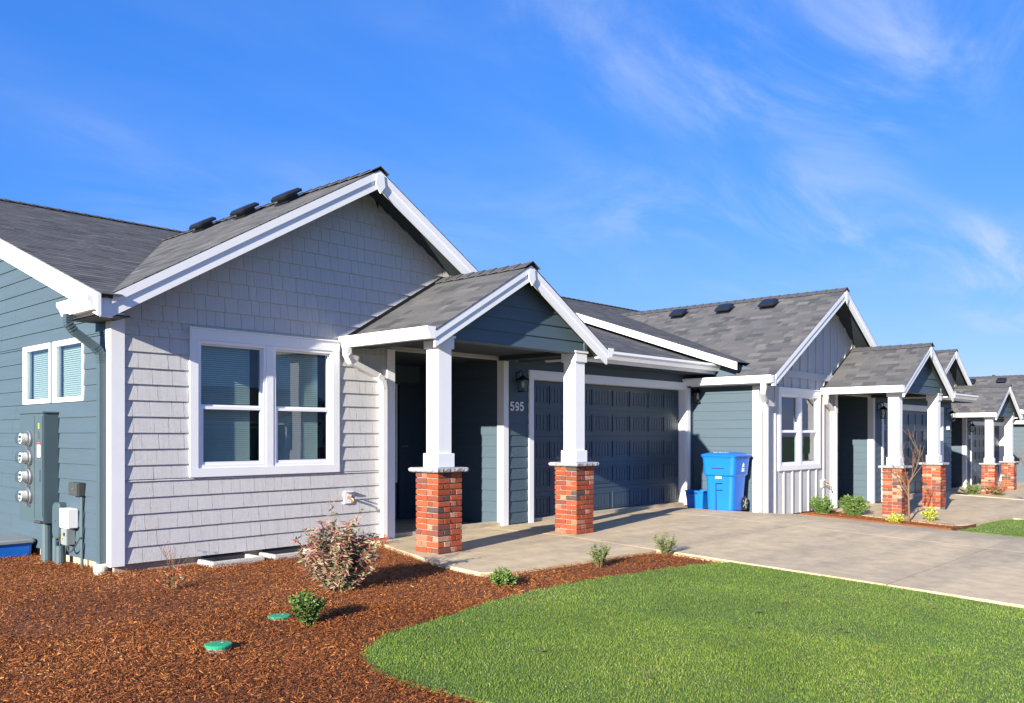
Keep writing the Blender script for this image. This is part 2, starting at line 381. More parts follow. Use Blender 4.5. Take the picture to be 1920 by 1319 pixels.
def roof_tabs(name, parent, P0, U, V, L, iv, rng, e=0.127):
    """laminated asphalt shingles: every tab a thin tilted slab of its own thickness"""
    P0, U, V = Vector(P0), Vector(U).normalized(), Vector(V).normalized(); Nn = U.cross(V).normalized()
    if Nn.z < 0: Nn = -Nn
    VV, FF, RR = [], [], []
    rows = int(L / e) + 1
    for k in range(rows):
        v0 = k * e; v1 = min(v0 + e + 0.02, L)
        if v1 - v0 < 0.02: continue
        for (a, b) in iv(min(v0 + e * 0.5, L)):
            u = a - rng.random() * 0.2
            while u < b:
                w = rng.choice((0.10, 0.14, 0.18, 0.24, 0.30)) * (0.9 + 0.3 * rng.random())
                ua, ub = max(u, a), min(u + w, b)
                u += w
                if ub - ua < 0.01: continue
                hi = 0.0075 + rng.random() * 0.0012
                q = []
                for (uu, vv, hh) in ((ua, v0, 0.0), (ub, v0, 0.0), (ub, v1, 0.0), (ua, v1, 0.0), (ua, v0, hi), (ub, v0, hi), (ub, v1, 0.004), (ua, v1, 0.004)):
                    q.append(P0 + U * uu + V * vv + Nn * hh)
                n = len(VV); VV += [tuple(p) for p in q]
                FF += [(n + 4, n + 5, n + 6, n + 7), (n, n + 1, n + 5, n + 4), (n + 1, n + 2, n + 6, n + 5), (n + 3, n, n + 4, n + 7)]
                RR += [min(1, max(0, rng.gauss(0.44, 0.25)))] * 4
    return fast_mesh(name, VV, FF, 'roof', RR, parent)

def ridge_caps(parent, p0, p1, half, pitch, step=0.2):
    """one bent shingle after another along a ridge"""
    p0, p1 = Vector(p0), Vector(p1); d = (p1 - p0); n = int(d.length / step); d.normalize()
    s = Vector((d.y, -d.x, 0)); me = None
    for i in range(n):
        mb = MB(); L = step + 0.06
        for q, lift in ((0.0, 0.024), (L, 0.008)):
            c = d * q
            for (w, dz) in ((-half, -half * pitch), (0, 0), (half, -half * pitch)):
                for t in (lift, lift + 0.010): mb.v.append(tuple(c + s * w + Vector((0, 0, dz + t))))
        mb.f = [(1, 3, 9, 7), (3, 5, 11, 9), (0, 2, 3, 1), (2, 4, 5, 3), (0, 1, 7, 6), (4, 10, 11, 5)]
        if me is None:
            me = bpy.data.meshes.new('ridge_cap'); me.from_pydata(mb.v, [], mb.f); me.materials.append(M['ridge'])
        link('ridge_cap', me, parent, p0 + d * (i * step))

def gutter(parent, axis, out, a0, a1, b, ztop, mat='cream', name='gutter', h=0.125, w=0.12):
    """K-style gutter running along an axis; b = back face coordinate, out = -1/+1 direction it projects"""
    pr = [(0, -h), (0.62 * w, -h), (0.80 * w, -0.55 * h), (w, -0.30 * h), (w, 0), (w - 0.014, 0), (w - 0.014, -0.2 * h), (0.0, -0.2 * h)]
    mb = MB().prism([(b + out * p, ztop + q) for p, q in pr], axis, a0, a1)
    for e in (a0 - 0.004, a1):
        mb.prism([(b + out * p, ztop + q) for p, q in [(0, -h), (0.62 * w, -h), (0.80 * w, -0.55 * h), (w, -0.30 * h), (w, 0), (0, 0)]], axis, e, e + 0.004)
    return build(name, mb, mat, parent)

def downspout(parent, pts, mat, r=(0.032, 0.04), name='downspout'):
    return build(name, MB().tube(pts, 0.03, rx=r), mat, parent)

def elbow_rings(parent, pts, mat, r=(0.036, 0.044)):
    mb = MB()
    for p, q in zip(pts[:-1], pts[1:]):
        p, q = Vector(p), Vector(q); n = max(2, int((q - p).length / 0.022))
        for i in range(n):
            a = p + (q - p) * (i / n); b_ = p + (q - p) * ((i + 0.55) / n); mb.tube([a, b_], 0.03, rx=r)
    return build('elbow_ribs', mb, mat, parent)

def T_front(y): return lambda x, yy, z: (x, y + yy, z)
def T_left(x): return lambda a, yy, z: (x + yy, a, z)        # wall facing -X: canonical x is world Y

def cut(a0, a1, zb, zt, holes):
    """intervals of [a0,a1] left after taking out the holes that overlap the course zb..zt"""
    iv = [(a0, a1)]
    for (h0, h1, k0, k1) in holes:
        if zt <= k0 + 0.004 or zb >= k1 - 0.004: continue
        nv = []
        for (p, q) in iv:
            if h1 <= p or h0 >= q: nv.append((p, q)); continue
            if h0 > p: nv.append((p, h0))
            if h1 < q: nv.append((h1, q))
        iv = nv
    return iv

def course(zb, zt, b0, b1, t0, t1, thick=0.017):
    """one clapboard or wall shingle: wedge with proud lower edge (canonical: faces -y)"""
    return MB().add([(b0, -thick, zb), (b1, -thick, zb), (b1, 0, zb), (b0, 0, zb), (t0, -0.004, zt), (t1, -0.004, zt), (t1, 0, zt), (t0, 0, zt)],
                    [(0, 3, 2, 1), (4, 5, 6, 7), (0, 1, 5, 4), (1, 2, 6, 5), (2, 3, 7, 6), (3, 0, 4, 7)])

def lap_wall(parent, T, a0, a1, z0, z1, holes, lim, mat='blue', name='siding_board', maxlen=3.7, rng=random):
    """lim(z) -> (lo, hi) range of the wall at height z (gables)"""
    z = z0; k = 0
    while z < z1 - 0.01:
        zb, zt = z, min(z + EXPO + 0.012, z1)
        # courses broken where a hole starts or ends inside them
        brk = sorted({zb, zt, *[h for H in holes for h in H[2:] if zb + 0.01 < h < zt - 0.01]})
        for ya, yb in zip(brk[:-1], brk[1:]):
            for (p, q) in cut(a0, a1, ya, yb, holes):
                u = p
                while u < q - 0.01:
                    w = q - u
                    if w > maxlen: w = maxlen * (0.55 + 0.45 * rng.random())
                    l0, h0 = lim(ya); l1, h1 = lim(yb)
                    b0, b1 = max(u, l0), min(u + w - 0.003, h0); t0, t1 = max(u, l1), min(u + w - 0.003, h1)
                    if b1 - b0 > 0.02:
                        ye = yb
                        if t1 < t0:
                            lo_, hi_ = ya, yb
                            for _ in range(20):
                                zm = (lo_ + hi_) / 2; l_, h_ = lim(zm)
                                if min(u + w - 0.003, h_) > max(u, l_): lo_ = zm
                                else: hi_ = zm
                            ye = lo_; l_, h_ = lim(ye); t0, t1 = max(u, l_), min(u + w - 0.003, h_)
                        f = (ya - zb) / (zt - zb); th = 0.017 - 0.013 * f
                        build(name, course(ya, ye, b0, b1, t0, t1, th), mat, parent, T)
                    u += w
        z += EXPO; k += 1

def window(parent, T, x0, x1, z0, z1, cols, rows, casing=0.09, blind=True, mat='white', dark_depth=0.16):
    """canonical: faces -y, wall plane y=0. children: casing boards, sash frames, panes, blinds"""
    W = bpy.data.objects.new('window', None); col.objects.link(W)
    c = Vector(T((x0 + x1) / 2, 0, z0)); ORG[W.name] = c; W.parent = parent; W.location = c - ORG[parent.name]
    if casing:
        cs = casing
        build('casing_board', MB().box(x0, x1, -0.034, 0.0, z1 - cs - 0.02, z1), mat, W, T)
        build('casing_board', MB().box(x0, x1, -0.034, 0.0, z0, z0 + cs), mat, W, T)
        build('casing_board', MB().box(x0, x0 + cs, -0.032, 0.0, z0 + cs, z1 - cs - 0.02), mat, W, T)
        build('casing_board', MB().box(x1 - cs, x1, -0.032, 0.0, z0 + cs, z1 - cs - 0.02), mat, W, T)
        build('head_cap', MB().box(x0 - 0.01, x1 + 0.01, -0.05, 0.0, z1, z1 + 0.015), mat, W, T)
        ix0, ix1, iz0, iz1 = x0 + cs, x1 - cs, z0 + cs, z1 - cs - 0.02
    else: ix0, ix1, iz0, iz1 = x0, x1, z0, z1
    gap = 0.085 if cols == 2 and casing else 0.03
    cw = (ix1 - ix0 - gap * (cols - 1)) / cols
    for i in range(cols):
        a, b = ix0 + i * (cw + gap), ix0 + i * (cw + gap) + cw
        if i: build('mullion', MB().box(a - gap, a, -0.028, 0.0, iz0, iz1), mat, W, T)
        fr = MB(); f = 0.034
        for (p, q, r_, s_) in ((a, b, iz0, iz0 + f), (a, b, iz1 - f, iz1), (a, a + f, iz0 + f, iz1 - f), (b - f, b, iz0 + f, iz1 - f)): fr.box(p, q, -0.022, 0.06, r_, s_)
        build('frame', fr, 'vinyl', W, T)
        zm = (iz0 + iz1) / 2 - 0.02
        parts = [(iz0 + f, iz1 - f, 0.012)] if rows == 1 else [(iz0 + f, zm, 0.006), (zm, iz1 - f, 0.03)]
        for j, (r_, s_, yy) in enumerate(parts):
            sa = MB(); k = 0.03 if (rows == 2 and j == 0) else 0.018
            for (p, q, m_, n_) in ((a + f, b - f, r_, r_ + k), (a + f, b - f, s_ - k, s_), (a + f, a + f + k, r_ + k, s_ - k), (b - f - k, b - f, r_ + k, s_ - k)): sa.box(p, q, yy - 0.018, yy + 0.018, m_, n_)
            sh = build('sash', sa, 'vinyl', W, T)
            build('pane', MB().box(a + f + k, b - f - k, yy - 0.002, yy + 0.002, r_ + k, s_ - k), 'glass', sh, T)
        if blind:
            bl = MB(); z = iz0 + 0.05; xe = b - f - 0.01 - (0.10 if blind == 'gap' else 0.0)
            while z < iz1 - 0.05:
                bl.add([(a + f + 0.01, 0.075, z), (xe, 0.075, z), (xe, 0.088, z + 0.021), (a + f + 0.01, 0.088, z + 0.021)], [(0, 1, 2, 3)]); z += 0.0225
            build('blind', bl, 'blind', W, T)
    rc = MB()
    d = dark_depth
    rc.box(ix0, ix1, d, d + 0.01, iz0, iz1)
    rc.box(ix0, ix0 + 0.01, 0.06, d, iz0, iz1); rc.box(ix1 - 0.01, ix1, 0.06, d, iz0, iz1)
    rc.box(ix0 + 0.01, ix1 - 0.01, 0.06, d, iz1 - 0.01, iz1); rc.box(ix0 + 0.01, ix1 - 0.01, 0.06, d, iz0, iz0 + 0.01)
    build('recess', rc, 'dark', W, T)
    return W

def backing(parent, T, a0, a1, z0, z1, holes, lim, mat, th=0.10, y0=0.0):
    """solid wall behind the cladding with real openings"""
    xs = sorted({a0, a1, *[h for H in holes for h in H[:2] if a0 < h < a1]})
    mb = MB()
    for p, q in zip(xs[:-1], xs[1:]):
        m = (p + q) / 2; iv = [(z0, None)]
        hs = sorted([(H[2], H[3]) for H in holes if H[0] < m < H[1]])
        lo = z0; spans = []
        for (h0, h1) in hs:
            if h0 > lo + 0.005: spans.append((lo, h0, False))
            lo = h1
        spans.append((lo, None, True))
        for (s0, s1, top) in spans:
            if not top: mb.box(p, q, y0, y0 + th, s0, s1)
            else:
                n = max(1, int((q - p) / 0.5)); 
                for i in range(n):
                    u0, u1 = p + (q - p) * i / n, p + (q - p) * (i + 1) / n
                    za, zb_ = min(z1, lim(u0)), min(z1, lim(u1))
                    zm_ = None
                    if za > s0 + 0.01 or zb_ > s0 + 0.01:
                        mb.prism([(u0, s0), (u1, s0), (u1, max(zb_, s0)), (u0, max(za, s0))], 'y', y0, y0 + th)
    return build('wall', mb, mat, parent, T)

brick_meshes = {}
def brick_mesh(kind, v, dims):
    key = (kind, v)
    if key not in brick_meshes:
        import bmesh
        rng = random.Random(hash(v) + len(kind)); bm = bmesh.new(); bmesh.ops.create_cube(bm, size=1)
        for q in bm.verts:
            q.co = Vector((q.co.x * dims[0], q.co.y * dims[1], q.co.z * dims[2])) + Vector([rng.uniform(-0.0025, 0.0025) for _ in range(3)])
        bmesh.ops.bevel(bm, geom=list(bm.edges), offset=0.005, segments=1, affect='EDGES')
        me = bpy.data.meshes.new('brick'); bm.to_mesh(me); bm.free(); me.materials.append(M['brick']); brick_meshes[key] = me
    return brick_meshes[key]

def pillar(parent, x, y, bricks=True, rng=random):
    """brick pier with stone cap, white square column on top (x, y: near corner)"""
    S, H, n = 0.365, 0.885, 14
    core = build('pillar', MB().box(x + 0.012, x + S - 0.012, y + 0.012, y + S - 0.012, -0.12, H + 0.002), 'mortar', parent)
    ch = H / n; L = (S - 0.012) / 2.0 - 0.001
    if bricks:
        for k in range(n):
            z = ch * (k + 0.5)
            # each face: from its leading corner a full brick, a full brick less the neighbour's thickness; alternate bond by turning
            for side in range(4):
                segs = [(0.0, 0.182), (0.191, 0.268)] if k % 2 == 0 else [(0.0, 0.172), (0.181, 0.268)]
                for (s0, s1) in segs:
                    w = s1 - s0
                    me = brick_mesh('b%d' % int(w * 1000), rng.randrange(4), (w, 0.088, ch - 0.010))
                    o = bpy.data.objects.new('brick', me); col.objects.link(o); o.parent = core
                    m = (s0 + s1) / 2; m = m if k % 2 == 0 else S - m; dpt = 0.044 + rng.uniform(-0.003, 0.002)
                    px, py, rz = [(x + m, y + dpt, 0), (x + S - dpt, y + m, 90), (x + S - m, y + S - dpt, 180), (x + dpt, y + S - m, 270)][side]
                    c = Vector((px, py, z)); ORG[o.name] = c; o.location = c - ORG[core.name]; o.rotation_euler = (0, 0, R(rz))
    else:
        build('brickwork', MB().box(x, x + S, y, y + S, -0.1, H), 'brick', core)
    # stone cap with a split-face edge
    cx, cy = x + S / 2, y + S / 2
    mb = MB(); rr = random.Random(int(x * 100)); rings = []
    for (z, e) in ((H, 0.0), (H + 0.012, 0.012), (H + 0.035, 0.014), (H + 0.05, 0.0)):
        ring = []; hw = 0.225 + e; K = 14
        for sd in range(4):
            for i in range(K):
                t = -1 + 2 * i / K; j = rr.uniform(-0.008, 0.006) if e else 0
                p = [(t * hw, -hw + j), (hw - j, t * hw), (-t * hw, hw - j), (-hw + j, -t * hw)][sd]
                ring.append((cx + p[0], cy + p[1], z))
        rings.append(ring)
    mb.loft(rings); build('cap_stone', mb, 'stone', core)
    zc = H + 0.05
    sh = build('column', MB().box(cx - 0.10, cx + 0.10, cy - 0.10, cy + 0.10, zc, 2.36), 'white', parent, bevel=0.004)
    build('plinth', MB().box(cx - 0.124, cx + 0.124, cy - 0.124, cy + 0.124, zc, zc + 0.155), 'white', sh, bevel=0.004)
    build('capital', MB().box(cx - 0.122, cx + 0.122, cy - 0.122, cy + 0.122, 2.25, 2.37), 'white', sh, bevel=0.004)
    build('capital_cap', MB().box(cx - 0.134, cx + 0.134, cy - 0.134, cy + 0.134, 2.37, 2.395), 'white', sh)

def garage_door(parent, x0, x1, z1, y):
    D = build('garage_door', MB().box(x0, x1, y, y + 0.05, 0.0, z1), 'door', parent)
    rows, pairs = 5, 4
    rh = z1 / rows; pw = (x1 - x0) / pairs
    for r_ in range(rows):
        if r_: build('section_joint', MB().box(x0, x1, y - 0.004, y + 0.001, r_ * rh - 0.004, r_ * rh + 0.002), 'black', D)
        for p in range(pairs):
            for s in range(2):
                w = 0.5 * pw - 0.075; a = x0 + p * pw + 0.055 + s * (w + 0.04); b = a + w
                zb, zt = r_ * rh + 0.075, (r_ + 1) * rh - 0.075
                mb = MB(); f = 0.022
                # raised rim and beadboard staves set in it
                for (i, j, k, l) in ((a, b, zb, zb + f), (a, b, zt - f, zt), (a, a + f, zb + f, zt - f), (b - f, b, zb + f, zt - f)):
                    mb.box(i, j, y - 0.014, y + 0.001, k, l)
                n = 5; iw = (b - a - 2 * f - 0.01) / n
                for i in range(n):
                    q = a + f + 0.005 + i * iw; mb.box(q + 0.007, q + iw - 0.007, y - 0.009, y + 0.001, zb + f + 0.008, zt - f - 0.008)
                build('panel', mb, 'door', D)
    return D

DIGITS = {'5': [[(0.95, 1), (0.12, 1), (0.05, 0.52), (0.3, 0.62), (0.6, 0.62), (0.9, 0.5), (1, 0.31), (0.9, 0.11), (0.6, 0), (0.3, 0), (0.0, 0.16)]],
          '9': [[(0.97, 0.66), (0.85, 0.48), (0.5, 0.39), (0.15, 0.47), (0.0, 0.69), (0.15, 0.92), (0.5, 1.0), (0.85, 0.92), (1.0, 0.68), (0.98, 0.40), (0.82, 0.10), (0.5, 0.0), (0.12, 0.06)]],
          '3': [[(0.02, 0.88), (0.3, 1), (0.7, 1), (0.95, 0.84), (0.9, 0.62), (0.45, 0.53), (0.9, 0.45), (1, 0.24), (0.8, 0.03), (0.4, 0), (0.0, 0.14)]],
          '1': [[(0.2, 0.8), (0.55, 1), (0.55, 0)]]}
def number(text, x, y, z, h, label):
    """flat metal numerals, each its own piece, facing -Y"""
    t = thing('house_number', label, 'number', (x, y, z)); w = h * 0.56; r = h * 0.085
    for i, ch in enumerate(text):
        mb = MB()
        for path in DIGITS[ch]:
            pts = [Vector((x + i * h * 0.92 + p * w, y, z + q * h)) for p, q in path]
            for p, q in zip(pts[:-1], pts[1:]):
                d = (q - p).normalized(); n = Vector((-d.z, 0, d.x)) * r; e = d * r * 0.5
                mb.add([p - e + n, q + e + n, q + e - n, p - e - n, p - e + n + Vector((0, -0.012, 0)), q + e + n + Vector((0, -0.012, 0)), q + e - n + Vector((0, -0.012, 0)), p - e - n + Vector((0, -0.012, 0))],
                       [(0, 1, 2, 3), (7, 6, 5, 4), (0, 4, 5, 1), (1, 5, 6, 2), (2, 6, 7, 3), (3, 7, 4, 0)])
        # neighbouring strokes sit at slightly different depths so no faces coincide
        k = 0
        for s_ in range(0, len(mb.v), 8):
            for j in range(4, 8): mb.v[s_ + j] = (mb.v[s_ + j][0], mb.v[s_ + j][1] - 0.0006 * (k % 2), mb.v[s_ + j][2])
            k += 1
        build('digit', mb, 'print', t)

def lantern(x, y, z, label, s=1.0, group='wall lanterns beside the garage doors'):
    """square tapered coach lantern on a back plate, projecting towards -Y"""
    t = thing('wall_lantern', label, 'lantern', (x, y, z - 0.17 * s), group)
    build('back_plate', MB().box(x - 0.045 * s, x + 0.045 * s, y - 0.02, y, z - 0.02 * s, z + 0.17 * s), 'black', t)
    build('arm', MB().tube([(x, y - 0.01, z + 0.14 * s), (x, y - 0.07 * s, z + 0.20 * s), (x, y - 0.13 * s, z + 0.16 * s), (x, y - 0.13 * s, z + 0.10 * s)], 0.009 * s, 8), 'black', t)
    cy = y - 0.13 * s
    roof = MB().loft([[(x + a * w, cy + b * w, z + h) for a, b in ((-1, -1), (1, -1), (1, 1), (-1, 1))] for w, h in ((0.085 * s, 0.03 * s), (0.03 * s, 0.085 * s), (0.012 * s, 0.11 * s))])
    build('roof_cap', roof, 'black', t)
    fr = MB()
    for a, b in ((-1, -1), (1, -1), (1, 1), (-1, 1)):
        fr.tube([(x + a * 0.072 * s, cy + b * 0.072 * s, z + 0.03 * s), (x + a * 0.055 * s, cy + b * 0.055 * s, z - 0.16 * s)], 0.006 * s, 4)
    fr.box(x - 0.062 * s, x + 0.062 * s, cy - 0.062 * s, cy + 0.062 * s, z - 0.175 * s, z - 0.155 * s)
    build('frame', fr, 'black', t)
    gl = MB().loft([[(x + a * w, cy + b * w, z + h) for a, b in ((-1, -1), (1, -1), (1, 1), (-1, 1))] for w, h in ((0.052 * s, -0.155 * s), (0.066 * s, 0.028 * s))])
    build('glass_shade', gl, 'lampglass', t)
    build('bulb', MB().tube([(x, cy, z - 0.10 * s), (x, cy, z - 0.06 * s), (x, cy, z), (x, cy, z + 0.03 * s)], [0.012 * s, 0.024 * s, 0.016 * s, 0.012 * s], 8), 'print', t, smooth=True)
    return t

def house(off, style, label, detail=2, xr=14.25, left_to=14.0, first=False, nbr=None):
    rng = random.Random(11 + int(off[0]))
    ox = Vector(off); base = Vector((XL, YF, 0.0))
    Hh = thing('house', label, 'house', base)
    FR, lim0 = T_front(YF), (lambda z: (-99, 99))
    # ---- foundation
    f = MB().box(XL + 0.03, xr - 0.1, YF + 0.03, YF + 0.2, -0.35, 0.05); f.box(XL + 0.03, XL + 0.2, YF + 0.2, 22.0, -0.35, 0.05)
    build('foundation', f, 'foundation', Hh)
    # ---- front gable wall over wing and entry
    glim_top = lambda x: z_wing(x) - 0.07
    win = (4.266, 6.12, 0.86, 2.387)
    holes = [win, (XE - 0.10, XR + 0.0, -0.2, 2.36)]
    wall = backing(Hh, FR, XL + 0.02, 9.3, 0.045, 9, holes, glim_top, 'grey')
    lim = lambda z: (max(XL + 0.105, WX - (WZ - 0.065 - z) / P7), min(9.3, WX + (WZ - 0.065 - z) / P7))
    hw = [(win[0], win[1], win[2], win[3] + 0.015), (XE - 0.11, 9.4, -0.2, 2.36)]
    if style == 'shingle':
        pieces = []
        z = 0.045
        while z < 4.33:
            zb, zt = z, min(z + EXPO + 0.012, 4.335)
            brk = sorted({zb, zt, *[h for H in hw for h in H[2:] if zb + 0.01 < h < zt - 0.01]})
            for ya, yb in zip(brk[:-1], brk[1:]):
                for (p, q) in cut(XL + 0.105, 9.3, ya, yb, hw):
                    u = p - rng.random() * 0.1
                    while u < q:
                        w = rng.choice((0.10, 0.13, 0.16, 0.19, 0.215)) * rng.uniform(0.92, 1.08)
                        s0, s1 = max(u, p), min(u + w - 0.0035, q); u += w
                        (l0, h0), (l1, h1) = lim(ya), lim(yb)
                        b0, b1, t0, t1 = max(s0, l0), min(s1, h0), max(s0, l1), min(s1, h1)
                        if b1 - b0 < 0.012: continue
                        ye = yb
                        if t1 < t0:
                            xm = s1 if s1 < WX else s0; t0 = t1 = xm; ye = WZ - 0.065 - P7 * abs(xm - WX)
                        th = (0.020 - 0.015 * (ya - zb) / (zt - zb)) + rng.uniform(-0.0012, 0.0012)
                        pieces.append((course(ya, ye, b0, b1, t0, t1, th), b0, ya))
            z += EXPO
        # the 300 that show largest: the lower wall round the window, nearest the corner first
        pieces.sort(key=lambda t: (t[1] - 3.5) * 0.55 + max(0, t[2] - 1.4) * 1.6)
        for mb, _, _ in pieces[:300]: build('wall_shingle', mb, 'grey', wall, FR)
        rest = MB()
        for mb, _, _ in pieces[300:]: rest.add(mb.v, mb.f)
        build('wall_shingles', rest, 'grey', wall, FR, kind='stuff')
    else:
        # board and batten: panel is the wall itself, battens proud; a band board at the plate
        build('band_board', MB().box(XL + 0.11, 9.2, -0.028, 0, 2.60, 2.73), 'batten', wall, FR)
        x = XL + 0.30
        while x < 9.2:
            for (a, b) in ((0.045, 2.60), (2.73, glim_top(x) - 0.01)):
                segs = [(a, b)]
                for H in hw:
                    if H[0] - 0.03 < x < H[1] + 0.03:
                        ns = []
                        for (p, q) in segs:
                            if H[3] <= p or H[2] >= q: ns.append((p, q)); continue
                            if H[2] > p: ns.append((p, H[2]))
                            if H[3] < q: ns.append((H[3], q))
                        segs = ns
                for (p, q) in segs:
                    if q - p > 0.05: build('batten', MB().box(x - 0.024, x + 0.024, -0.022, 0, p, q), 'batten', wall, FR)
            x += 0.358
    window(Hh, FR, *win, 2, 2, blind='gap' if style == 'shingle' else False, dark_depth=0.16 if style == 'shingle' else 0.5)
    # corner boards
    cbm = 'white'
    build('corner_board', MB().box(XL - 0.026, XL + 0.105, YF - 0.028, YF, 0.03, 2.47), cbm, Hh)
    build('corner_board', MB().box(XL - 0.028, XL, YF, YF + 0.09, 0.03, 2.47), cbm, Hh)
    build('corner_board', MB().box(XE - 0.11, XE + 0.012, YF - 0.03, YF + 0.1, 0.0, 2.36), 'white', Hh)
    # ---- left wall
    LW = T_left(XL)
    lwin = (9.07, 10.79, 1.64, 2.29) if first else None
    lholes = [lwin] if lwin else []
    ltop = lambda y: min(z_main(y), z_main(2 * MY - y)) - 0.07
    lw = backing(Hh, LW, YF, 22.0, 0.045, 9, lholes, ltop, 'blue')
    llim = lambda z: (YF + 0.09 if z < 2.58 else max(YF + 0.09, 7.96 + (z + 0.066 - 2.58) / P4), 22)
    lap_wall(lw, LW, YF + 0.09, left_to, 0.045, min(ltop(left_to), 4.85), [(h[0] - 0.005, h[1] + 0.005, h[2] - 0.005, h[3] + 0.005) for h in lholes], llim, rng=rng)
    if lwin:
        ym = (lwin[0] + lwin[1]) / 2
        for (a, b) in ((lwin[0], ym - 0.03), (ym + 0.03, lwin[1])):
            window(Hh, LW, a, b, lwin[2], lwin[3], 1, 1, casing=0, blind=True)
        build('window_post', MB().box(ym - 0.03, ym + 0.03, -0.012, 0.02, lwin[2], lwin[3]), 'bluetrim', lw, LW)
    # ---- entry recess
    BW = T_front(10.2)
    bk = backing(Hh, BW, XE, XR, 0, 2.36, [], lambda x: 9, 'blue')
    lap_wall(bk, BW, XE, 8.30, 0.02, 2.36, [], lim0, rng=rng)
    build('entry_side_wall', MB().box(XE - 0.1, XE, YF + 0.1, 10.2, 0, 2.36), 'blue', Hh)
    RW = T_left(XR)
    rw = backing(Hh, RW, YF, 10.2, 0, 2.36, [], lambda x: 9, 'blue')
    lap_wall(rw, RW, YF + 0.10, 10.2, 0.02, 2.36, [], lim0, rng=rng)
    build('entry_ceiling', MB().box(XE - 0.1, XR + 0.1, YF + 0.1, 10.3, 2.36, 2.40), 'soffit', Hh)
    d = build('front_door', MB().box(8.50, 8.95, 10.14, 10.2, 0.02, 2.05), 'door', Hh)
    build('handle', MB().tube([(8.55, 10.13, 1.12), (8.55, 10.09, 1.12), (8.63, 10.09, 1.12)], 0.012, 8), 'metal', d)
    sl = build('sidelight', MB().box(8.28, 8.47, 10.15, 10.2, 0.57, 2.07), 'white', Hh)
    build('pane', MB().box(8.33, 8.43, 10.146, 10.151, 0.64, 2.0), 'glass', sl)
    # ---- garage wall
    gh = [(9.60, 13.90, -0.2, 2.13)]
    gw = backing(Hh, FR, XR, xr, 0.0, 2.62, gh, lambda x: 9, 'blue')
    lap_wall(gw, FR, XR + 0.075, xr, 0.02, 2.52, [(9.5, 14.0, -0.2, 2.25)], lim0, rng=rng)
    build('corner_board', MB().box(XR - 0.028, XR + 0.075, YF - 0.028, YF, 0.0, 2.40), 'white', Hh)
    build('corner_board', MB().box(XR - 0.028, XR, YF, YF + 0.10, 0.0, 2.36), 'white', Hh)
    tr = bpy.data.objects.new('garage_trim', None); col.objects.link(tr); c = Vector((11.75, YF, 0)); ORG[tr.name] = c; tr.parent = Hh; tr.location = c - ORG[Hh.name]
    for (a, b, z0, z1) in ((9.5, 9.6, 0, 2.13), (13.9, 14.0, 0, 2.13), (9.5, 14.0, 2.13, 2.25)): build('trim_board', MB().box(a, b, YF - 0.032, YF, z0, z1), 'white', tr)
    build('jamb', MB().box(9.60, 9.615, YF - 0.001, YF + 0.2, 0, 2.118), 'white', tr); build('jamb', MB().box(13.885, 13.90, YF - 0.001, YF + 0.2, 0, 2.118), 'white', tr)
    build('jamb', MB().box(9.60, 13.90, YF - 0.001, YF + 0.2, 2.118, 2.13), 'white', tr)
    garage_door(Hh, 9.615, 13.885, 2.118, YF + 0.15)
    build('garage_side_wall', MB().box(xr - 0.1, xr, YF + 0.1, 22.0, -0.3, 2.75), 'blue', Hh)
    build('back_wall', MB().box(XL + 0.1, xr - 0.1, 21.9, 22.0, -0.3, 2.6), 'blue', Hh)
    # ---- roofs: deck slabs, shingle courses, ridge caps, white edge boards
    xe = xr + (0.35 if not first else 0.35)
    rakeX = XL - 0.30
    y_start = 7.96 if first else 8.66
    def wy(x):                                  # how far back the wing slope reaches before it dives under the main roof
        v = 7.96 + (z_wing(x) - 2.58) / P4 + 0.12
        return max(v, y_start + 0.1) if x < WX else v
    wd = MB()
    for sgn, xe_ in ((-1, 3.30), (1, 9.50)):
        n = 16
        for i in range(n):
            xa, xb = xe_ + (WX - xe_) * i / n, xe_ + (WX - xe_) * (i + 1) / n
            p = [(xa, 8.0), (xb, 8.0), (xb, wy(xb)), (xa, wy(xa))]
            if p[3][1] < 8.02: p[3] = (xa, 8.02)
            wd.add([(q[0], q[1], z_wing(q[0]) - d_) for d_ in (0.05, 0.012) for q in p], [(0, 1, 2, 3), (7, 6, 5, 4), (0, 4, 5, 1), (1, 5, 6, 2), (2, 6, 7, 3), (3, 7, 4, 0)])
    roof = build('roof', wd, 'roofdeck', Hh)
    c7 = 1 / math.hypot(1, P7)
    roof_tabs('roof_shingles', roof, (3.29, 7.985, z_wing(3.29) - 0.012), (0, 1, 0), (1, 0, P7), 3.11 * math.hypot(1, P7), lambda v: [(0, wy(3.29 + v * c7) - 7.985)], rng)
    roof_tabs('roof_shingles', roof, (9.51, 7.985, z_wing(9.51) - 0.012), (0, 1, 0), (-1, 0, P7), 3.11 * math.hypot(1, P7), lambda v: [(0, max(0.05, wy(9.51 - v * c7) - 7.985))], rng)
    ridge_caps(roof, (WX, 7.97, WZ), (WX, 13.4, WZ), 0.13, P7)
    sl4 = math.hypot(1, P4)
    def main_iv(v):
        Y = 7.94 + v / sl4; z = z_main(Y); out = []
        xl = WX - (WZ - z) / P7; xrr = WX + (WZ - z) / P7
        if Y >= 13.42: out.append((0, xe - rakeX))
        else:
            if Y > y_start: out.append((0, max(0, xl + 0.08 - rakeX)))
            out.append((xrr - 0.08 - rakeX, xe - rakeX))
        return [(a, b) for a, b in out if b - a > 0.01]
    Lm = (MY - 7.94) * sl4
    mp = MB()
    for (xa, xb, ya) in ((9.42, xe, 7.96), (rakeX + 0.01, 9.42, 13.3)):
        mp.prism([(ya, z_main(ya) - 0.012), (MY, MZ - 0.012), (MY, MZ - 0.05), (ya, z_main(ya) - 0.05)], 'x', xa, xb)
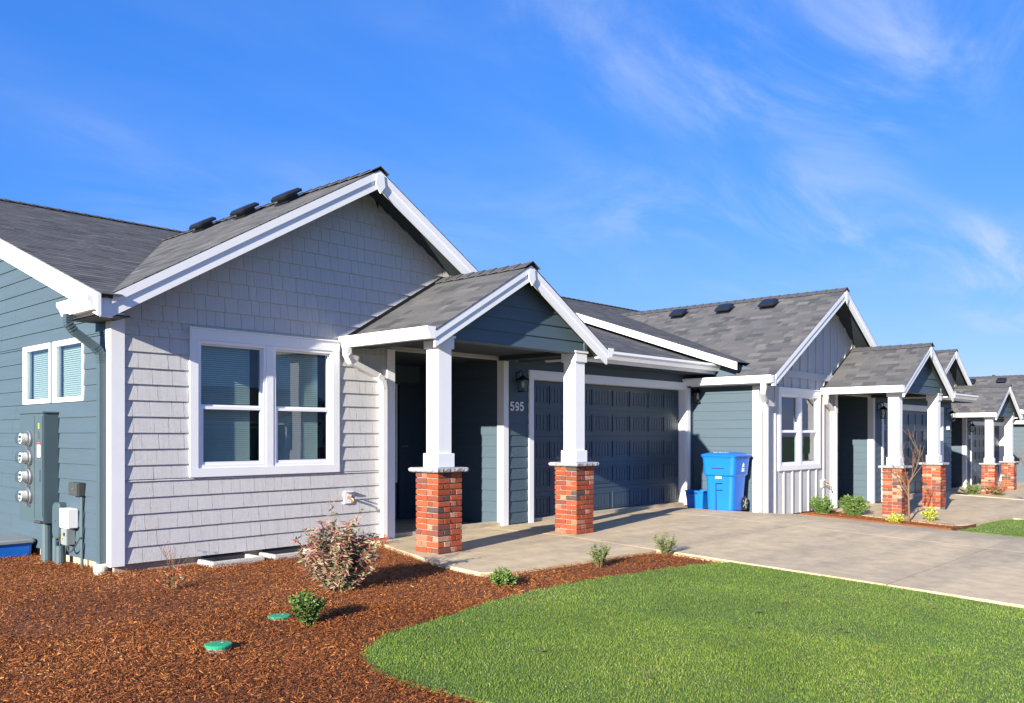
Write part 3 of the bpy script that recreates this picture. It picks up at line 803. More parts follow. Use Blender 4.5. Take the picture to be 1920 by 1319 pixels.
    # triangles either side of the wing back to the valley
    for sgn in (-1, 1):
        n = 12
        for i in range(n):
            ya, yb = 7.97 + (13.3 - 7.97) * i / n, 7.97 + (13.3 - 7.97) * (i + 1) / n
            if sgn < 0 and ya < y_start - 0.2: continue
            xa = WX + sgn * (WZ - z_main(ya)) / P7
            p = (rakeX + 0.01, xa + 0.02) if sgn < 0 else (xa - 0.02, 9.42)
            if p[1] - p[0] < 0.02: continue
            mp.prism([(ya, z_main(ya) - 0.012), (yb, z_main(yb) - 0.012), (yb, z_main(yb) - 0.05), (ya, z_main(ya) - 0.05)], 'x', p[0], p[1])
    mp.prism([(MY, MZ - 0.012), (22.4, z_main(2 * MY - 22.4) - 0.012), (22.4, z_main(2 * MY - 22.4) - 0.05), (MY, MZ - 0.05)], 'x', rakeX, xe)
    mroof = build('roof', mp, 'roofdeck', Hh)
    roof_tabs('roof_shingles', mroof, (rakeX, 7.94, z_main(7.94) - 0.012), (1, 0, 0), (0, 1, P4), Lm, main_iv, rng)
    ridge_caps(mroof, (rakeX, MY, MZ), (xe, MY, MZ), 0.13, P4)
    # rakes of the wing
    for sgn, xa in ((-1, 3.31), (1, 9.49)):
        rk = MB().prism([(xa, z_wing(xa) - 0.225), (WX, WZ - 0.225), (WX, WZ - 0.018), (xa, z_wing(xa) - 0.018)], 'y', 8.0, 8.03)
        rb = build('rake_board', rk, 'white', Hh)
        build('rake_trim', MB().prism([(xa, z_wing(xa) - 0.105), (WX, WZ - 0.105), (WX, WZ - 0.018), (xa, z_wing(xa) - 0.018)], 'y', 7.985, 8.0), 'white', rb)
        build('soffit', MB().prism([(xa, z_wing(xa) - 0.085), (WX, WZ - 0.085), (WX, WZ - 0.055), (xa, z_wing(xa) - 0.055)], 'y', 8.03, YF), 'soffit', Hh)
    build('peak_block', MB().prism([(WX - 0.07, WZ - 0.20), (WX, WZ - 0.29), (WX + 0.07, WZ - 0.20), (WX + 0.05, WZ - 0.07), (WX - 0.05, WZ - 0.07)], 'y', 7.972, 7.985), 'white', Hh)
    # left rake of the main roof
    ya = 7.96 if first else 8.66
    rd = 0.215 if first else 0.15
    rk = MB().prism([(ya, z_main(ya) - rd), (MY, MZ - rd), (MY, MZ - 0.015), (ya, z_main(ya) - 0.015)], 'x', rakeX - 0.02, rakeX + 0.01)
    build('rake_board', rk, 'white', Hh)
    build('rake_board', MB().prism([(MY, MZ - 0.215), (22.4, z_main(8.0) - 0.215), (22.4, z_main(8.0) - 0.015), (MY, MZ - 0.015)], 'x', rakeX - 0.02, rakeX + 0.01), 'white', Hh)
    build('soffit', MB().prism([(ya + 0.1, z_main(ya + 0.1) - 0.085), (MY, MZ - 0.085), (MY, MZ - 0.055), (ya + 0.1, z_main(ya + 0.1) - 0.055)], 'x', rakeX + 0.01, XL), 'soffit', Hh)
    # right rake
    build('rake_board', MB().prism([(7.96, z_main(7.96) - 0.2), (MY, MZ - 0.2), (MY, MZ - 0.015), (7.96, z_main(7.96) - 0.015)], 'x', xe - 0.005, xe + 0.025), 'white', Hh)
    # wing left eave: fascia and gutter return
    build('fascia', MB().box(3.215, 3.245, 8.03, 8.70 if first else 9.6, 2.40, 2.53), 'white', Hh)
    gutter(Hh, 'y', -1, 7.985, 8.70 if first else 9.72, 3.215, 2.545)
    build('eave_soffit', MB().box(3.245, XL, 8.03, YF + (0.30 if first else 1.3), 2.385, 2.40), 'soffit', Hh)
    build('corner_return', MB().box(3.222, 3.325, 7.992, 8.028, 2.365, 2.545), 'white', Hh)
    # garage eave
    build('fascia', MB().box(9.30, xe, 7.95, 7.975, 2.40, 2.55), 'white', Hh)
    gutter(Hh, 'x', -1, 9.35, xe + 0.02, 7.95, 2.575)
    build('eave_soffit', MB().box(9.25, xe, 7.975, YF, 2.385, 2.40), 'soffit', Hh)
    # ---- porch
    PX, PZ, hw_ = 7.77, 3.34, 1.54
    zp = lambda x: PZ - P7 * abs(x - PX)
    proof = build('porch_roof', MB().prism([(PX, PZ - 0.012), (PX - hw_, zp(PX - hw_) - 0.012), (PX - hw_, zp(PX - hw_) - 0.05), (PX, PZ - 0.05), (PX + hw_, zp(PX + hw_) - 0.05), (PX + hw_, zp(PX + hw_) - 0.012)], 'y', 6.84, YF), 'roofdeck', Hh)
    Lp = (hw_ + 0.012) * math.hypot(1, P7)
    roof_tabs('roof_shingles', proof, (PX - hw_ - 0.012, 6.82, zp(PX - hw_ - 0.012) - 0.012), (0, 1, 0), (1, 0, P7), Lp, lambda v: [(0, 1.6)], rng)
    roof_tabs('roof_shingles', proof, (PX + hw_ + 0.012, 6.82, zp(PX + hw_ + 0.012) - 0.012), (0, 1, 0), (-1, 0, P7), Lp, lambda v: [(0, 1.6)], rng)
    ridge_caps(proof, (PX, 6.80, PZ), (PX, 8.42, PZ), 0.13, P7)
    build('flashing', MB().prism([(PX - hw_, zp(PX - hw_)), (PX, PZ), (PX, PZ + 0.045), (PX - hw_, zp(PX - hw_) + 0.045)], 'y', YF - 0.026, YF - 0.021), 'black', proof)
    for sgn in (-1, 1):
        xa = PX + sgn * hw_
        rb = build('rake_board', MB().prism([(xa, zp(xa) - 0.20), (PX, PZ - 0.20), (PX, PZ - 0.018), (xa, zp(xa) - 0.018)], 'y', 6.84, 6.87), 'white', Hh)
        build('rake_trim', MB().prism([(xa, zp(xa) - 0.095), (PX, PZ - 0.095), (PX, PZ - 0.018), (xa, zp(xa) - 0.018)], 'y', 6.826, 6.84), 'white', rb)
        build('soffit', MB().prism([(xa, zp(xa) - 0.085), (PX, PZ - 0.085), (PX, PZ - 0.055), (xa, zp(xa) - 0.055)], 'y', 6.87, YF), 'soffit', Hh)
    build('peak_block', MB().prism([(PX - 0.06, PZ - 0.18), (PX, PZ - 0.26), (PX + 0.06, PZ - 0.18), (PX + 0.045, PZ - 0.06), (PX - 0.045, PZ - 0.06)], 'y', 6.812, 6.826), 'white', Hh)
    PF = T_front(7.03)
    pg = build('porch_gable', MB().prism([(6.43, 2.36), (9.07, 2.36), (9.07, zp(9.07) - 0.09), (PX, PZ - 0.09), (6.43, zp(6.43) - 0.09)], 'y', 7.03, 7.19), 'blue', Hh)
    lap_wall(pg, PF, 6.43, 9.07, 2.36, 3.22, [], lambda z: (max(6.44, PX - (PZ - 0.09 - z) / P7), min(9.05, PX + (PZ - 0.09 - z) / P7)), rng=rng)
    build('gable_corner', MB().box(9.03, 9.09, 7.005, 7.19, 2.36, 2.56), 'bluetrim', pg)
    build('porch_beam', MB().box(6.42, 6.62, 7.19, YF, 2.345, 2.46), 'soffit', Hh)
    build('porch_beam', MB().box(8.87, 9.07, 7.19, YF, 2.345, 2.46), 'soffit', Hh)
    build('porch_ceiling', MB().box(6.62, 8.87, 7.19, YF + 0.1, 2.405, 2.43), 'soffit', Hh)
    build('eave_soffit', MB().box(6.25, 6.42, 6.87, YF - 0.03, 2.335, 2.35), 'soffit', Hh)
    build('fascia', MB().box(6.225, 6.25, 6.87, YF - 0.03, 2.33, 2.44), 'white', Hh)
    gutter(Hh, 'y', -1, 6.83, YF - 0.035, 6.225, 2.45)
    gutter(Hh, 'y', 1, 6.83, 7.93, 9.32, 2.45)
    pillar(Hh, 6.34, 6.92, detail > 0, rng); pillar(Hh, 8.79, 6.95, detail > 0, rng)
    # porch downspout across to the corner board and down
    e1 = [(6.16, 8.30, 2.34), (6.16, 8.30, 2.25), (6.24, 8.33, 2.16)]; e2 = [(6.66, 8.365, 2.02), (6.74, 8.37, 1.96), (6.76, 8.37, 1.86)]
    dm = 'cream'
    ds = downspout(Hh, e1 + e2 + [(6.76, 8.37, 0.03)], dm)
    elbow_rings(ds, e1, dm); elbow_rings(ds, e2, dm)
    if first:
        e1 = [(3.15, 8.56, 2.43), (3.15, 8.56, 2.34), (3.20, 8.55, 2.27)]; e2 = [(3.38, 8.535, 2.14), (3.43, 8.53, 2.08), (3.44, 8.53, 1.98)]
        ds = downspout(Hh, e1 + e2 + [(3.44, 8.53, 0.02)], 'bluetrim'); elbow_rings(ds, e1, 'bluetrim'); elbow_rings(ds, e2, 'bluetrim')
        build('drain_pipe', MB().tube([(3.43, 8.53, -0.12), (3.43, 8.53, 0.06)], 0.06, 14), 'whitepvc', Hh, smooth=False)
    else:
        e1 = [(3.16, 8.14, 2.43), (3.16, 8.14, 2.33), (3.26, 8.2, 2.25)]; e2 = [(3.62, 8.36, 2.10), (3.69, 8.37, 2.04), (3.70, 8.37, 1.94)]
        ds = downspout(Hh, e1 + e2 + [(3.70, 8.37, 0.0)], dm); elbow_rings(ds, e1, dm); elbow_rings(ds, e2, dm)
    # roof vents on the slope facing the side
    for yv in (9.42, 10.42, 11.55):
        xv = WX - (0.30 if first else 0.42); zv = z_wing(xv)
        a = math.atan(P7); ca, sa = math.cos(a), math.sin(a)
        TV = lambda u, v, h, xv=xv, yv=yv, zv=zv: (xv + u * ca - h * sa, yv + v, zv + u * sa + h * ca)
        vt = build('roof_vent', MB().box(-0.13, 0.13, -0.15, 0.15, 0.002, 0.02), 'vent', roof, TV)
        mb = MB().loft([[TV(px, py, h) for px, py, _ in rring(0, 0, hx, hy, 0.04, 0)] for hx, hy, h in ((0.10, 0.12, 0.015), (0.10, 0.12, 0.055), (0.145, 0.175, 0.06), (0.15, 0.18, 0.085), (0.12, 0.15, 0.115))])
        build('vent_hood', mb, 'vent', vt)
    # move the finished house to its place
    Hh.location = base + ox
    return Hh

def L_(off, p): return (p[0] + off[0], p[1] + off[1], p[2] + off[2])
O1, O2, O3, O4 = (0, 0, 0), (10.65, -1.3, -0.23), (22.5, -0.05, -0.5), (33.15, -1.35, -0.73)
house(O1, 'shingle', 'grey shingle-fronted house with blue side wall, numbered 595', 2, 14.25, 14.0, True)
house(O2, 'batten', 'house with grey board-and-batten gable front, attached beside the blue wheeled bin', 2, 14.75, 9.75)
house(O3, 'batten', 'house set back past the board-and-batten house, its porch behind a bare sapling', 2, 14.25, 9.0)
house(O4, 'batten', 'end house whose blue side wall adjoins the farthest garage', 0, 14.75, 9.75)

# ------------------------------------------------------------------ things fixed to the houses
lantern(9.27, YF, 2.06, 'black wall lantern above the house number 595', 0.85)
lantern(14.12, YF, 2.04, 'black wall lantern on the strip right of the 595 garage door, near the blue bin', 0.9)
x, y, z = L_(O2, (14.4, YF, 2.06)); lantern(x, y, z, 'black wall lantern right of the board-and-batten house garage door')
x, y, z = L_(O2, (9.30, YF, 2.06)); lantern(x, y, z, 'black wall lantern left of the board-and-batten house garage door')
x, y, z = L_(O3, (9.30, YF, 2.06)); lantern(x, y, z, 'black wall lantern left of the set-back far house garage door')
x, y, z = L_(O3, (14.12, YF, 2.06)); lantern(x, y, z, 'black wall lantern right of the set-back far house garage door', 0.9)
number('595', 9.105, YF - 0.016, 1.65, 0.112, 'pale metal house number 595 on blue siding below a lantern')
x, y, z = L_(O2, (14.28, YF - 0.022, 1.66)); number('593', x, y, z, 0.10, 'house number on the strip right of the board-and-batten house garage')
x, y, z = L_(O3, (9.22, YF - 0.022, 1.66)); number('591', x, y, z, 0.10, 'house number left of the set-back far house garage')

def hose_bib(off, label):
    x, y, z = L_(off, (6.24, YF - 0.02, 0.55))
    t = thing('hose_tap', label, 'tap', (x, y, z - 0.07))
    build('plate', MB().box(x - 0.055, x + 0.055, y - 0.012, y + 0.02, z - 0.075, z + 0.065), 'vinyl', t, bevel=0.004)
    build('hood', MB().box(x - 0.055, x + 0.055, y - 0.05, y, z + 0.065, z + 0.08), 'vinyl', t)
    build('spigot', MB().tube([(x, y, z), (x, y - 0.08, z), (x, y - 0.11, z - 0.02), (x, y - 0.12, z - 0.06)], 0.014, 8), 'brass', t, smooth=True)
    build('handle', MB().disc((x, y - 0.075, z + 0.035), 0.03, 'z', 0.008, 10), 'brass', t)
hose_bib(O1, 'brass hose tap on a white plate, low on the shingle wall')
hose_bib(O2, 'brass hose tap on a plate, low on the board-and-batten wall')

# electric meter cabinet on the left wall
mx0, my0, my1 = 3.335, 9.73, 10.45
t = thing('meter_cabinet', 'blue painted electric meter cabinet with four round glass meters on the side wall', 'meter cabinet', (3.41, 10.09, 0.36))
cab = build('cabinet', MB().box(mx0, 3.49, my0, my1, 0.36, 1.525), 'bluetrim', t, bevel=0.006)
build('top_cap', MB().box(mx0 - 0.012, 3.49, my0 - 0.012, my1 + 0.005, 1.525, 1.54), 'bluetrim', t)
build('seam', MB().box(mx0 - 0.003, mx0 + 0.001, 9.985, 9.991, 0.40, 1.50), 'darkgrey', cab)
build('door_panel', MB().box(mx0 - 0.006, mx0 + 0.001, 9.75, 9.965, 0.43, 1.49), 'bluetrim', cab, bevel=0.002)
MYC = 10.12
for i, zc in enumerate((1.255, 1.052, 0.85, 0.642)):
    ring = lambda prof: MB().loft([[(mx0 - d, MYC + math.cos(2 * math.pi * k / 24) * r, zc + math.sin(2 * math.pi * k / 24) * r) for k in range(24)] for d, r in prof])
    m = build('meter', ring(((0.0, 0.084), (0.025, 0.084), (0.03, 0.075), (0.045, 0.072))), 'metal', t)
    build('glass_cover', ring(((0.045, 0.069), (0.11, 0.066), (0.135, 0.055), (0.142, 0.03))), 'lampglass', m)
    build('dial', MB().disc((mx0 - 0.10, MYC, zc), 0.056, 'x', 0.055, 18), 'print', m)
    build('display', MB().box(mx0 - 0.104, mx0 - 0.10, MYC - 0.035, MYC + 0.035, zc + 0.005, zc + 0.032), 'darkgrey', m)
    build('dial_plate', MB().box(mx0 - 0.104, mx0 - 0.10, MYC - 0.03, MYC + 0.03, zc - 0.035, zc - 0.012), 'metal', m)
    build('clip', MB().box(mx0 - 0.04, mx0, MYC - 0.014, MYC + 0.014, zc - 0.115, zc - 0.08), 'metal', m)
    build('seal_tag', MB().box(mx0 - 0.004, mx0, MYC + 0.015, MYC + 0.045, zc - 0.112, zc - 0.088), 'darkgrey', m)
build('warning_label', MB().box(mx0 - 0.009, mx0 - 0.006, 9.80, 9.89, 1.06, 1.19), 'print', cab)
build('warning_label', MB().box(mx0 - 0.010, mx0 - 0.006, 9.80, 9.89, 1.19, 1.215), 'red', cab)
for k in range(4): build('label_line', MB().box(mx0 - 0.0105, mx0 - 0.009, 9.812, 9.878 - 0.012 * (k % 2), 1.08 + 0.026 * k, 1.087 + 0.026 * k), 'red', cab)
build('label', MB().box(mx0 - 0.009, mx0 - 0.006, 9.83, 9.86, 1.36, 1.42), 'yellow', cab)
build('label', MB().box(mx0 - 0.009, mx0 - 0.006, 9.835, 9.855, 1.25, 1.33), 'darkgrey', cab)
build('latch', MB().box(mx0 - 0.014, mx0 - 0.003, 9.80, 9.83, 0.80, 0.93), 'bluetrim', cab)
build('hasp', MB().box(mx0 - 0.03, mx0, 9.74, 9.92, 0.37, 0.39), 'darkgrey', cab)
def conduit(pts, r, mat, label, name='conduit'):
    return tag(build(name, MB().tube(pts, r, 14), mat, smooth=False), label, 'pipe')
conduit([(3.40, 9.82, -0.16), (3.40, 9.82, 0.10), (3.40, 9.82, 0.37)], 0.058, 'pipeblue', 'thick blue painted conduit under the meter cabinet')
conduit([(3.43, 9.66, -0.16), (3.43, 9.66, 0.22)], 0.032, 'pipeblue', 'short thin blue conduit stub beside the thick one')
conduit([(3.41, 9.48, -0.16), (3.41, 9.48, 0.15)], 0.046, 'pipeblue', 'short fat conduit stub under the white utility box')
conduit([(3.465, 9.06, -0.12), (3.465, 9.06, 0.69)], 0.015, 'pipeblue', 'thin conduit rising to the small dark junction box')
t = thing('utility_box', 'oval-topped blue utility box on the side wall above conduit stubs', 'utility box', (3.45, 9.60, 0.22))
build('housing', MB().loft([[(xx, 9.60 + p * 0.095 * s_, 0.40 + q * 0.19 * s_) for p, q, _ in rring(0, 0, 1, 1, 0.45, 0)] for xx, s_ in ((3.49, 1.0), (3.42, 1.0), (3.405, 0.93))]), 'bluetrim', t)
build('screw', MB().disc((3.40, 9.60, 0.40), 0.008, 'x', 0.006, 8), 'darkgrey', t)
t = thing('utility_box', 'white plastic utility box with a grey splice box below, on the side wall', 'utility box', (3.45, 9.32, 0.20))
build('housing', MB().box(3.38, 3.485, 9.20, 9.43, 0.345, 0.545), 'print', t, bevel=0.008)
build('lid_seam', MB().box(3.376, 3.381, 9.21, 9.42, 0.40, 0.406), 'greypipe', t)
build('splice_box', MB().box(3.40, 3.485, 9.28, 9.44, 0.17, 0.335), 'greypipe', t, bevel=0.005)
build('port', MB().disc((3.39, 9.34, 0.28), 0.018, 'x', 0.012, 10), 'darkgrey', t); build('port', MB().disc((3.39, 9.39, 0.24), 0.014, 'x', 0.012, 10), 'yellow', t)
t = thing('junction_box', 'small dark grey junction box with a cable, on the blue side wall', 'junction box', (3.45, 9.17, 0.68))
build('housing', MB().box(3.42, 3.485, 9.03, 9.29, 0.68, 0.815), 'darkgrey', t, bevel=0.006)
build('lid', MB().box(3.412, 3.421, 9.05, 9.27, 0.69, 0.805), 'darkgrey', t, bevel=0.002)
build('lock', MB().disc((3.404, 9.15, 0.75), 0.012, 'x', 0.008, 10), 'metal', t)
rc_ = random.Random(4)
for i, (y0, y1, sag) in enumerate(((9.66, 9.48, 0.03), (9.50, 9.34, 0.05), (9.36, 9.10, 0.12), (9.44, 9.04, 0.16))):
    pts = [(3.44 - 0.03 * math.sin(math.pi * k / 8), y0 + (y1 - y0) * k / 8, 0.22 + 0.05 * (i % 2) - sag * math.sin(math.pi * k / 8)) for k in range(9)]
    tag(build('cable', MB().tube(pts, 0.006, 6), 'darkgrey'), 'thin dark cable looping between the conduit stubs on the side wall', 'cable', 'cables on the side wall')

# foundation vent wells: U-shaped precast kerbs against the wall
for i, (xa, xb, lab) in enumerate(((4.36, 4.95, 'pale precast vent well at the shingle wall foot, nearer the house corner'), (5.07, 5.66, 'pale precast vent well at the shingle wall foot, behind the pinkish bush'))):
    t = thing('vent_well', lab, 'vent well', ((xa + xb) / 2, 8.2, -0.1))
    mb = MB().box(xa, xb, 8.10, 8.15, -0.12, 0.012); mb.box(xa, xa + 0.05, 8.15, 8.42, -0.12, 0.010); mb.box(xb - 0.05, xb, 8.15, 8.42, -0.12, 0.010)
    build('kerb', mb, 'precast', t, bevel=0.006)
    build('vent_grille', MB().box(xa + 0.06, xb - 0.06, 8.425, 8.445, -0.10, 0.035), 'dark', t)

# blue storage tote by the side wall
t = thing('storage_tote', 'low blue storage tote with a grey lid, on mulch by the side wall', 'tote', (3.24, 10.75, -0.12))
build('body', MB().loft([rring(3.24, 10.75, a, b, 0.03, z) for a, b, z in ((0.19, 0.36, -0.13), (0.205, 0.385, 0.09), (0.215, 0.395, 0.09), (0.215, 0.395, 0.11))]), 'cart', t)
build('lid', MB().loft([rring(3.24, 10.75, a, b, 0.03, z) for a, b, z in ((0.23, 0.41, 0.11), (0.23, 0.41, 0.135), (0.21, 0.39, 0.15))]), 'greypipe', t)

# ------------------------------------------------------------------ wheeled bin and small tote by the garage
def cart(cx, cy, z0):
    t = thing('wheeled_bin', 'tall blue wheeled recycling bin with a closed lid and white markings', 'bin', (cx, cy, z0))
    # front faces -X
    secs = [(0.20, 0.235, 0.0), (0.215, 0.25, 0.03), (0.235, 0.268, 0.45), (0.245, 0.275, 0.60), (0.275, 0.300, 0.63), (0.285, 0.312, 0.80), (0.295, 0.322, 0.915), (0.305, 0.332, 0.92), (0.305, 0.332, 0.945)]
    rings = []
    for hx, hy, z in secs:
        rings.append(rring(cx + 0.03 * (z / 0.95) - 0.0, cy, hx, hy, 0.075, z0 + z, 5))
    body = build('body', MB().loft(rings), 'cart', t, smooth=False)
    lid = [rring(cx + 0.035, cy, hx, hy, 0.08, z0 + z, 5) for hx, hy, z in ((0.335, 0.350, 0.945), (0.340, 0.355, 0.97), (0.32, 0.335, 0.985), (0.22, 0.24, 1.015), (0.10, 0.12, 1.025))]
    ld = build('lid', MB().loft(lid), 'cart', t)
    for k in range(6):
        w = (0.05, 0.035, 0.05, 0.04, 0.045, 0.03)[k]
        build('lid_lettering', MB().add([(cx - 0.235 + 0.03, cy + 0.13 - 0.052 * k, z0 + 1.0085), (cx - 0.235 + 0.03, cy + 0.13 - 0.052 * k - w * 0.8, z0 + 1.0085), (cx - 0.195 + 0.03, cy + 0.13 - 0.052 * k - w * 0.8, z0 + 1.0205), (cx - 0.195 + 0.03, cy + 0.13 - 0.052 * k, z0 + 1.0205)], [(0, 1, 2, 3)]), 'print', ld)
    xf = cx - 0.235 - 0.0
    build('grip_recess', MB().box(cx - 0.262, cx - 0.24, cy - 0.12, cy + 0.12, z0 + 0.735, z0 + 0.75), 'tyre', body)
    build('serial_label', MB().box(cx - 0.246, cx - 0.2, cy - 0.055, cy + 0.055, z0 + 0.565, z0 + 0.605), 'print', body)
    for k in range(7):
        build('serial_stroke', MB().box(cx - 0.2475, cx - 0.24, cy - 0.045 + 0.0135 * k, cy - 0.039 + 0.0135 * k + 0.002, z0 + 0.573, z0 + 0.597), 'greypipe', body)
    build('catch_bar', MB().box(cx - 0.243, cx - 0.2, cy - 0.07, cy + 0.05, z0 + 0.475, z0 + 0.49), 'tyre', body)
    build('catch_bar', MB().box(cx - 0.240, cx - 0.2, cy - 0.07, cy + 0.05, z0 + 0.36, z0 + 0.372), 'tyre', body)
    build('seam', MB().box(cx - 0.2385, cx - 0.2, cy + 0.048, cy + 0.056, z0 + 0.02, z0 + 0.48), 'tyre', body)
    # emblem on the side that faces -Y: small house-star and lines of lettering
    yb = cy - 0.306
    st = [(cx + 0.07 + math.cos(R(90 + 36 * k)) * (0.042 if k % 2 == 0 else 0.02), z0 + 0.80 + math.sin(R(90 + 36 * k)) * (0.042 if k % 2 == 0 else 0.02)) for k in range(10)]
    build('emblem', MB().prism(st, 'y', yb - 0.012, yb + 0.01), 'print', body)
    for k, (w, z) in enumerate(((0.085, 0.735), (0.06, 0.712), (0.085, 0.690))):
        for q in range(5):
            build('emblem_lettering', MB().box(cx + 0.07 - w / 2 + q * w / 5, cx + 0.07 - w / 2 + (q + 0.75) * w / 5, yb - 0.010 + 0.0 * k, yb + 0.02, z0 + z, z0 + z + 0.014), 'print', body)
    for yy in (cy - 0.27, cy + 0.22):
        wh = build('wheel', MB().loft([[(cx + 0.21 + math.cos(2 * math.pi * k / 20) * r, y2, z0 + 0.125 + math.sin(2 * math.pi * k / 20) * r) for k in range(20)] for y2, r in ((yy, 0.105), (yy + 0.01, 0.125), (yy + 0.045, 0.125), (yy + 0.055, 0.105))]), 'tyre', t)
        rim = MB()
        for k in range(5):
            a = 2 * math.pi * k / 5; rim.tube([(cx + 0.21, yy - 0.004, z0 + 0.125), (cx + 0.21 + math.cos(a) * 0.09, yy - 0.004, z0 + 0.125 + math.sin(a) * 0.09)], 0.009, 4)
        build('rim', rim, 'greypipe', wh)
    build('axle', MB().tube([(cx + 0.21, cy - 0.25, z0 + 0.125), (cx + 0.21, cy + 0.25, z0 + 0.125)], 0.012, 8), 'metal', t)
    build('handle', MB().tube([(cx + 0.33, cy - 0.22, z0 + 0.90), (cx + 0.40, cy - 0.22, z0 + 0.92), (cx + 0.40, cy + 0.22, z0 + 0.92), (cx + 0.33, cy + 0.22, z0 + 0.90)], 0.016, 8), 'cart', t)
cart(13.68, 7.50, zg(13.68, 7.50) + 0.003)
zt = zg(13.75, 8.2) + 0.003
t = thing('recycling_tote', 'small open blue recycling tote between the garage trim and wheeled bin', 'tote', (13.86, 8.14, zt))
build('body', MB().loft([rring(13.86, 8.14, a, b, 0.03, zt + z) for a, b, z in ((0.13, 0.155, 0), (0.16, 0.185, 0.30), (0.175, 0.20, 0.30), (0.175, 0.20, 0.325), (0.155, 0.18, 0.325), (0.12, 0.145, 0.03))]), 'cart', t)
build('hand_grip', MB().box(13.68, 13.69, 8.06, 8.22, zt + 0.27, zt + 0.285), 'tyre', t)

# ------------------------------------------------------------------ lids in the mulch
def lid(x, y, h, label):
    z = zg(x, y) - 0.05
    t = thing('valve_lid', label, 'lid', (x, y, z))
    build('riser', MB().tube([(x, y, z - 0.05), (x, y, z + h)], 0.078, 20), 'greypipe', t)
    build('cover', MB().loft([[(x + math.cos(2 * math.pi * k / 24) * r, y + math.sin(2 * math.pi * k / 24) * r, z + h + q) for k in range(24)] for r, q in ((0.086, 0), (0.088, 0.012), (0.082, 0.018), (0.03, 0.020))]), 'greenlid', t)
    build('bolt', MB().disc((x + 0.03, y, z + h + 0.018), 0.01, 'z', 0.006, 8), 'greypipe', t)
lid(2.86, 5.24, 0.034, 'round green lid raised on a grey riser, in open mulch')
lid(3.62, 5.72, 0.016, 'round green lid low in the mulch next to the small boxwood')

# ------------------------------------------------------------------ planting
def leaves(rng, pts, dirs, ln, wd, up=0.3):
    n = len(pts); P = np.array(pts); D = np.array(dirs) + rng.normal(0, 0.45, (n, 3)); D[:, 2] += up
    D /= np.linalg.norm(D, axis=1)[:, None]
    S = np.cross(D, rng.normal(0, 1, (n, 3))); S /= np.linalg.norm(S, axis=1)[:, None]
    N_ = np.cross(D, S)
    l = ln * rng.uniform(0.6, 1.25, n)[:, None]; w = wd * rng.uniform(0.7, 1.2, n)[:, None]
    V = np.stack([P, P + D * l * 0.5 + S * w * 0.5 - N_ * w * 0.12, P + D * l - N_ * l * 0.12, P + D * l * 0.5 - S * w * 0.5 - N_ * w * 0.12], 1).reshape(-1, 3)
    F_ = np.arange(4 * n).reshape(n, 4)
    F_ = np.concatenate([F_[:, [0, 1, 2]], F_[:, [0, 2, 3]]], 0)
    return V, F_
def shrub(name, label, cat, x, y, z, h, r, nst, nl, ln, wd, mat, seed, flat=0.5, base=0.15, group=None, shape=None, rb=(0.0, 1.0), up=0.3):
    rng = np.random.default_rng(seed)
    t = thing(name, label, cat, (x, y, z - 0.02), group)
    st = MB(); P, D, Q = [], [], []
    for i in range(nst):
        a = rng.uniform(0, 2 * math.pi); rr = r * math.sqrt(rng.uniform(0.02, 1)); hh = h * rng.uniform(0.6, 1.0) * (1 - flat * (rr / r) ** 2)
        if shape: hh *= shape(math.cos(a) * rr / r)
        tip = Vector((x + math.cos(a) * rr, y + math.sin(a) * rr, z + hh))
        b0 = Vector((x + math.cos(a) * rr * 0.12, y + math.sin(a) * rr * 0.12, z - 0.03)); mid = b0.lerp(tip, 0.5) + Vector((math.cos(a), math.sin(a), 0)) * (-0.10 * rr) 
        pts = [b0, b0.lerp(mid, 0.6), mid, mid.lerp(tip, 0.55), tip]
        st.tube(pts, [0.003 * (h / 0.5 + 0.5), 0.0026, 0.0022, 0.0016, 0.001], 5)
        for k in range(nl):
            f = base + (1 - base) * rng.uniform(0, 1) ** 0.75; s = f * 4; j = min(3, int(s)); p = pts[j].lerp(pts[j + 1], s - j)
            ang = rng.uniform(0, 2 * math.pi)
            P.append((p.x, p.y, p.z)); D.append((math.cos(ang), math.sin(ang), rng.uniform(-0.2, 0.6))); Q.append(rng.uniform(*rb) * (0.55 + 0.45 * f))
    build('stems', st, 'bark', t)
    V, F_ = leaves(rng, P, D, ln, wd, up)
    fast_mesh('foliage', V, F_, mat, np.array(Q + Q), t, None)
    return t
G = 'small shrubs in the mulch beds'
shrub('pink_shrub', 'rounded bush with drooping pinkish and green narrow leaves before the shingle wall', 'shrub', 4.56, 6.27, zg(4.56, 6.27) - 0.05, 0.84, 0.37, 105, 64, 0.068, 0.016, 'leaf_pink', 1, 0.5, 0.12,
      shape=lambda q: 0.80 + 0.42 * max(0, math.cos((q - 0.1) * 7)) ** 2, up=-0.15)
shrub('boxwood', 'small dark green boxwood beside a green lid', 'shrub', 3.66, 5.42, zg(3.66, 5.42) - 0.05, 0.28, 0.145, 60, 50, 0.027, 0.015, 'leaf_green', 2, 0.25, 0.05)
shrub('boxwood', 'small dense green bush by the corner of the porch walk', 'shrub', 5.80, 5.44, zg(5.8, 5.44) - 0.05, 0.21, 0.135, 60, 46, 0.026, 0.014, 'leaf_green', 3, 0.5, 0.05, rb=(0.25, 1.0))
shrub('nandina', 'sparse low plant with red and green leaves close to the house corner', 'shrub', 3.52, 7.20, zg(3.5, 7.2) - 0.05, 0.27, 0.15, 14, 14, 0.035, 0.013, 'leaf_red', 4, 0.6)
shrub('wispy_stems', 'thin reddish stems against the shingle wall foot, nearly leafless', 'shrub', 3.98, 8.15, zg(4, 8.1) - 0.05, 0.36, 0.22, 12, 4, 0.022, 0.008, 'leaf_red', 14, 0.3, 0.5, rb=(0.7, 1.0))
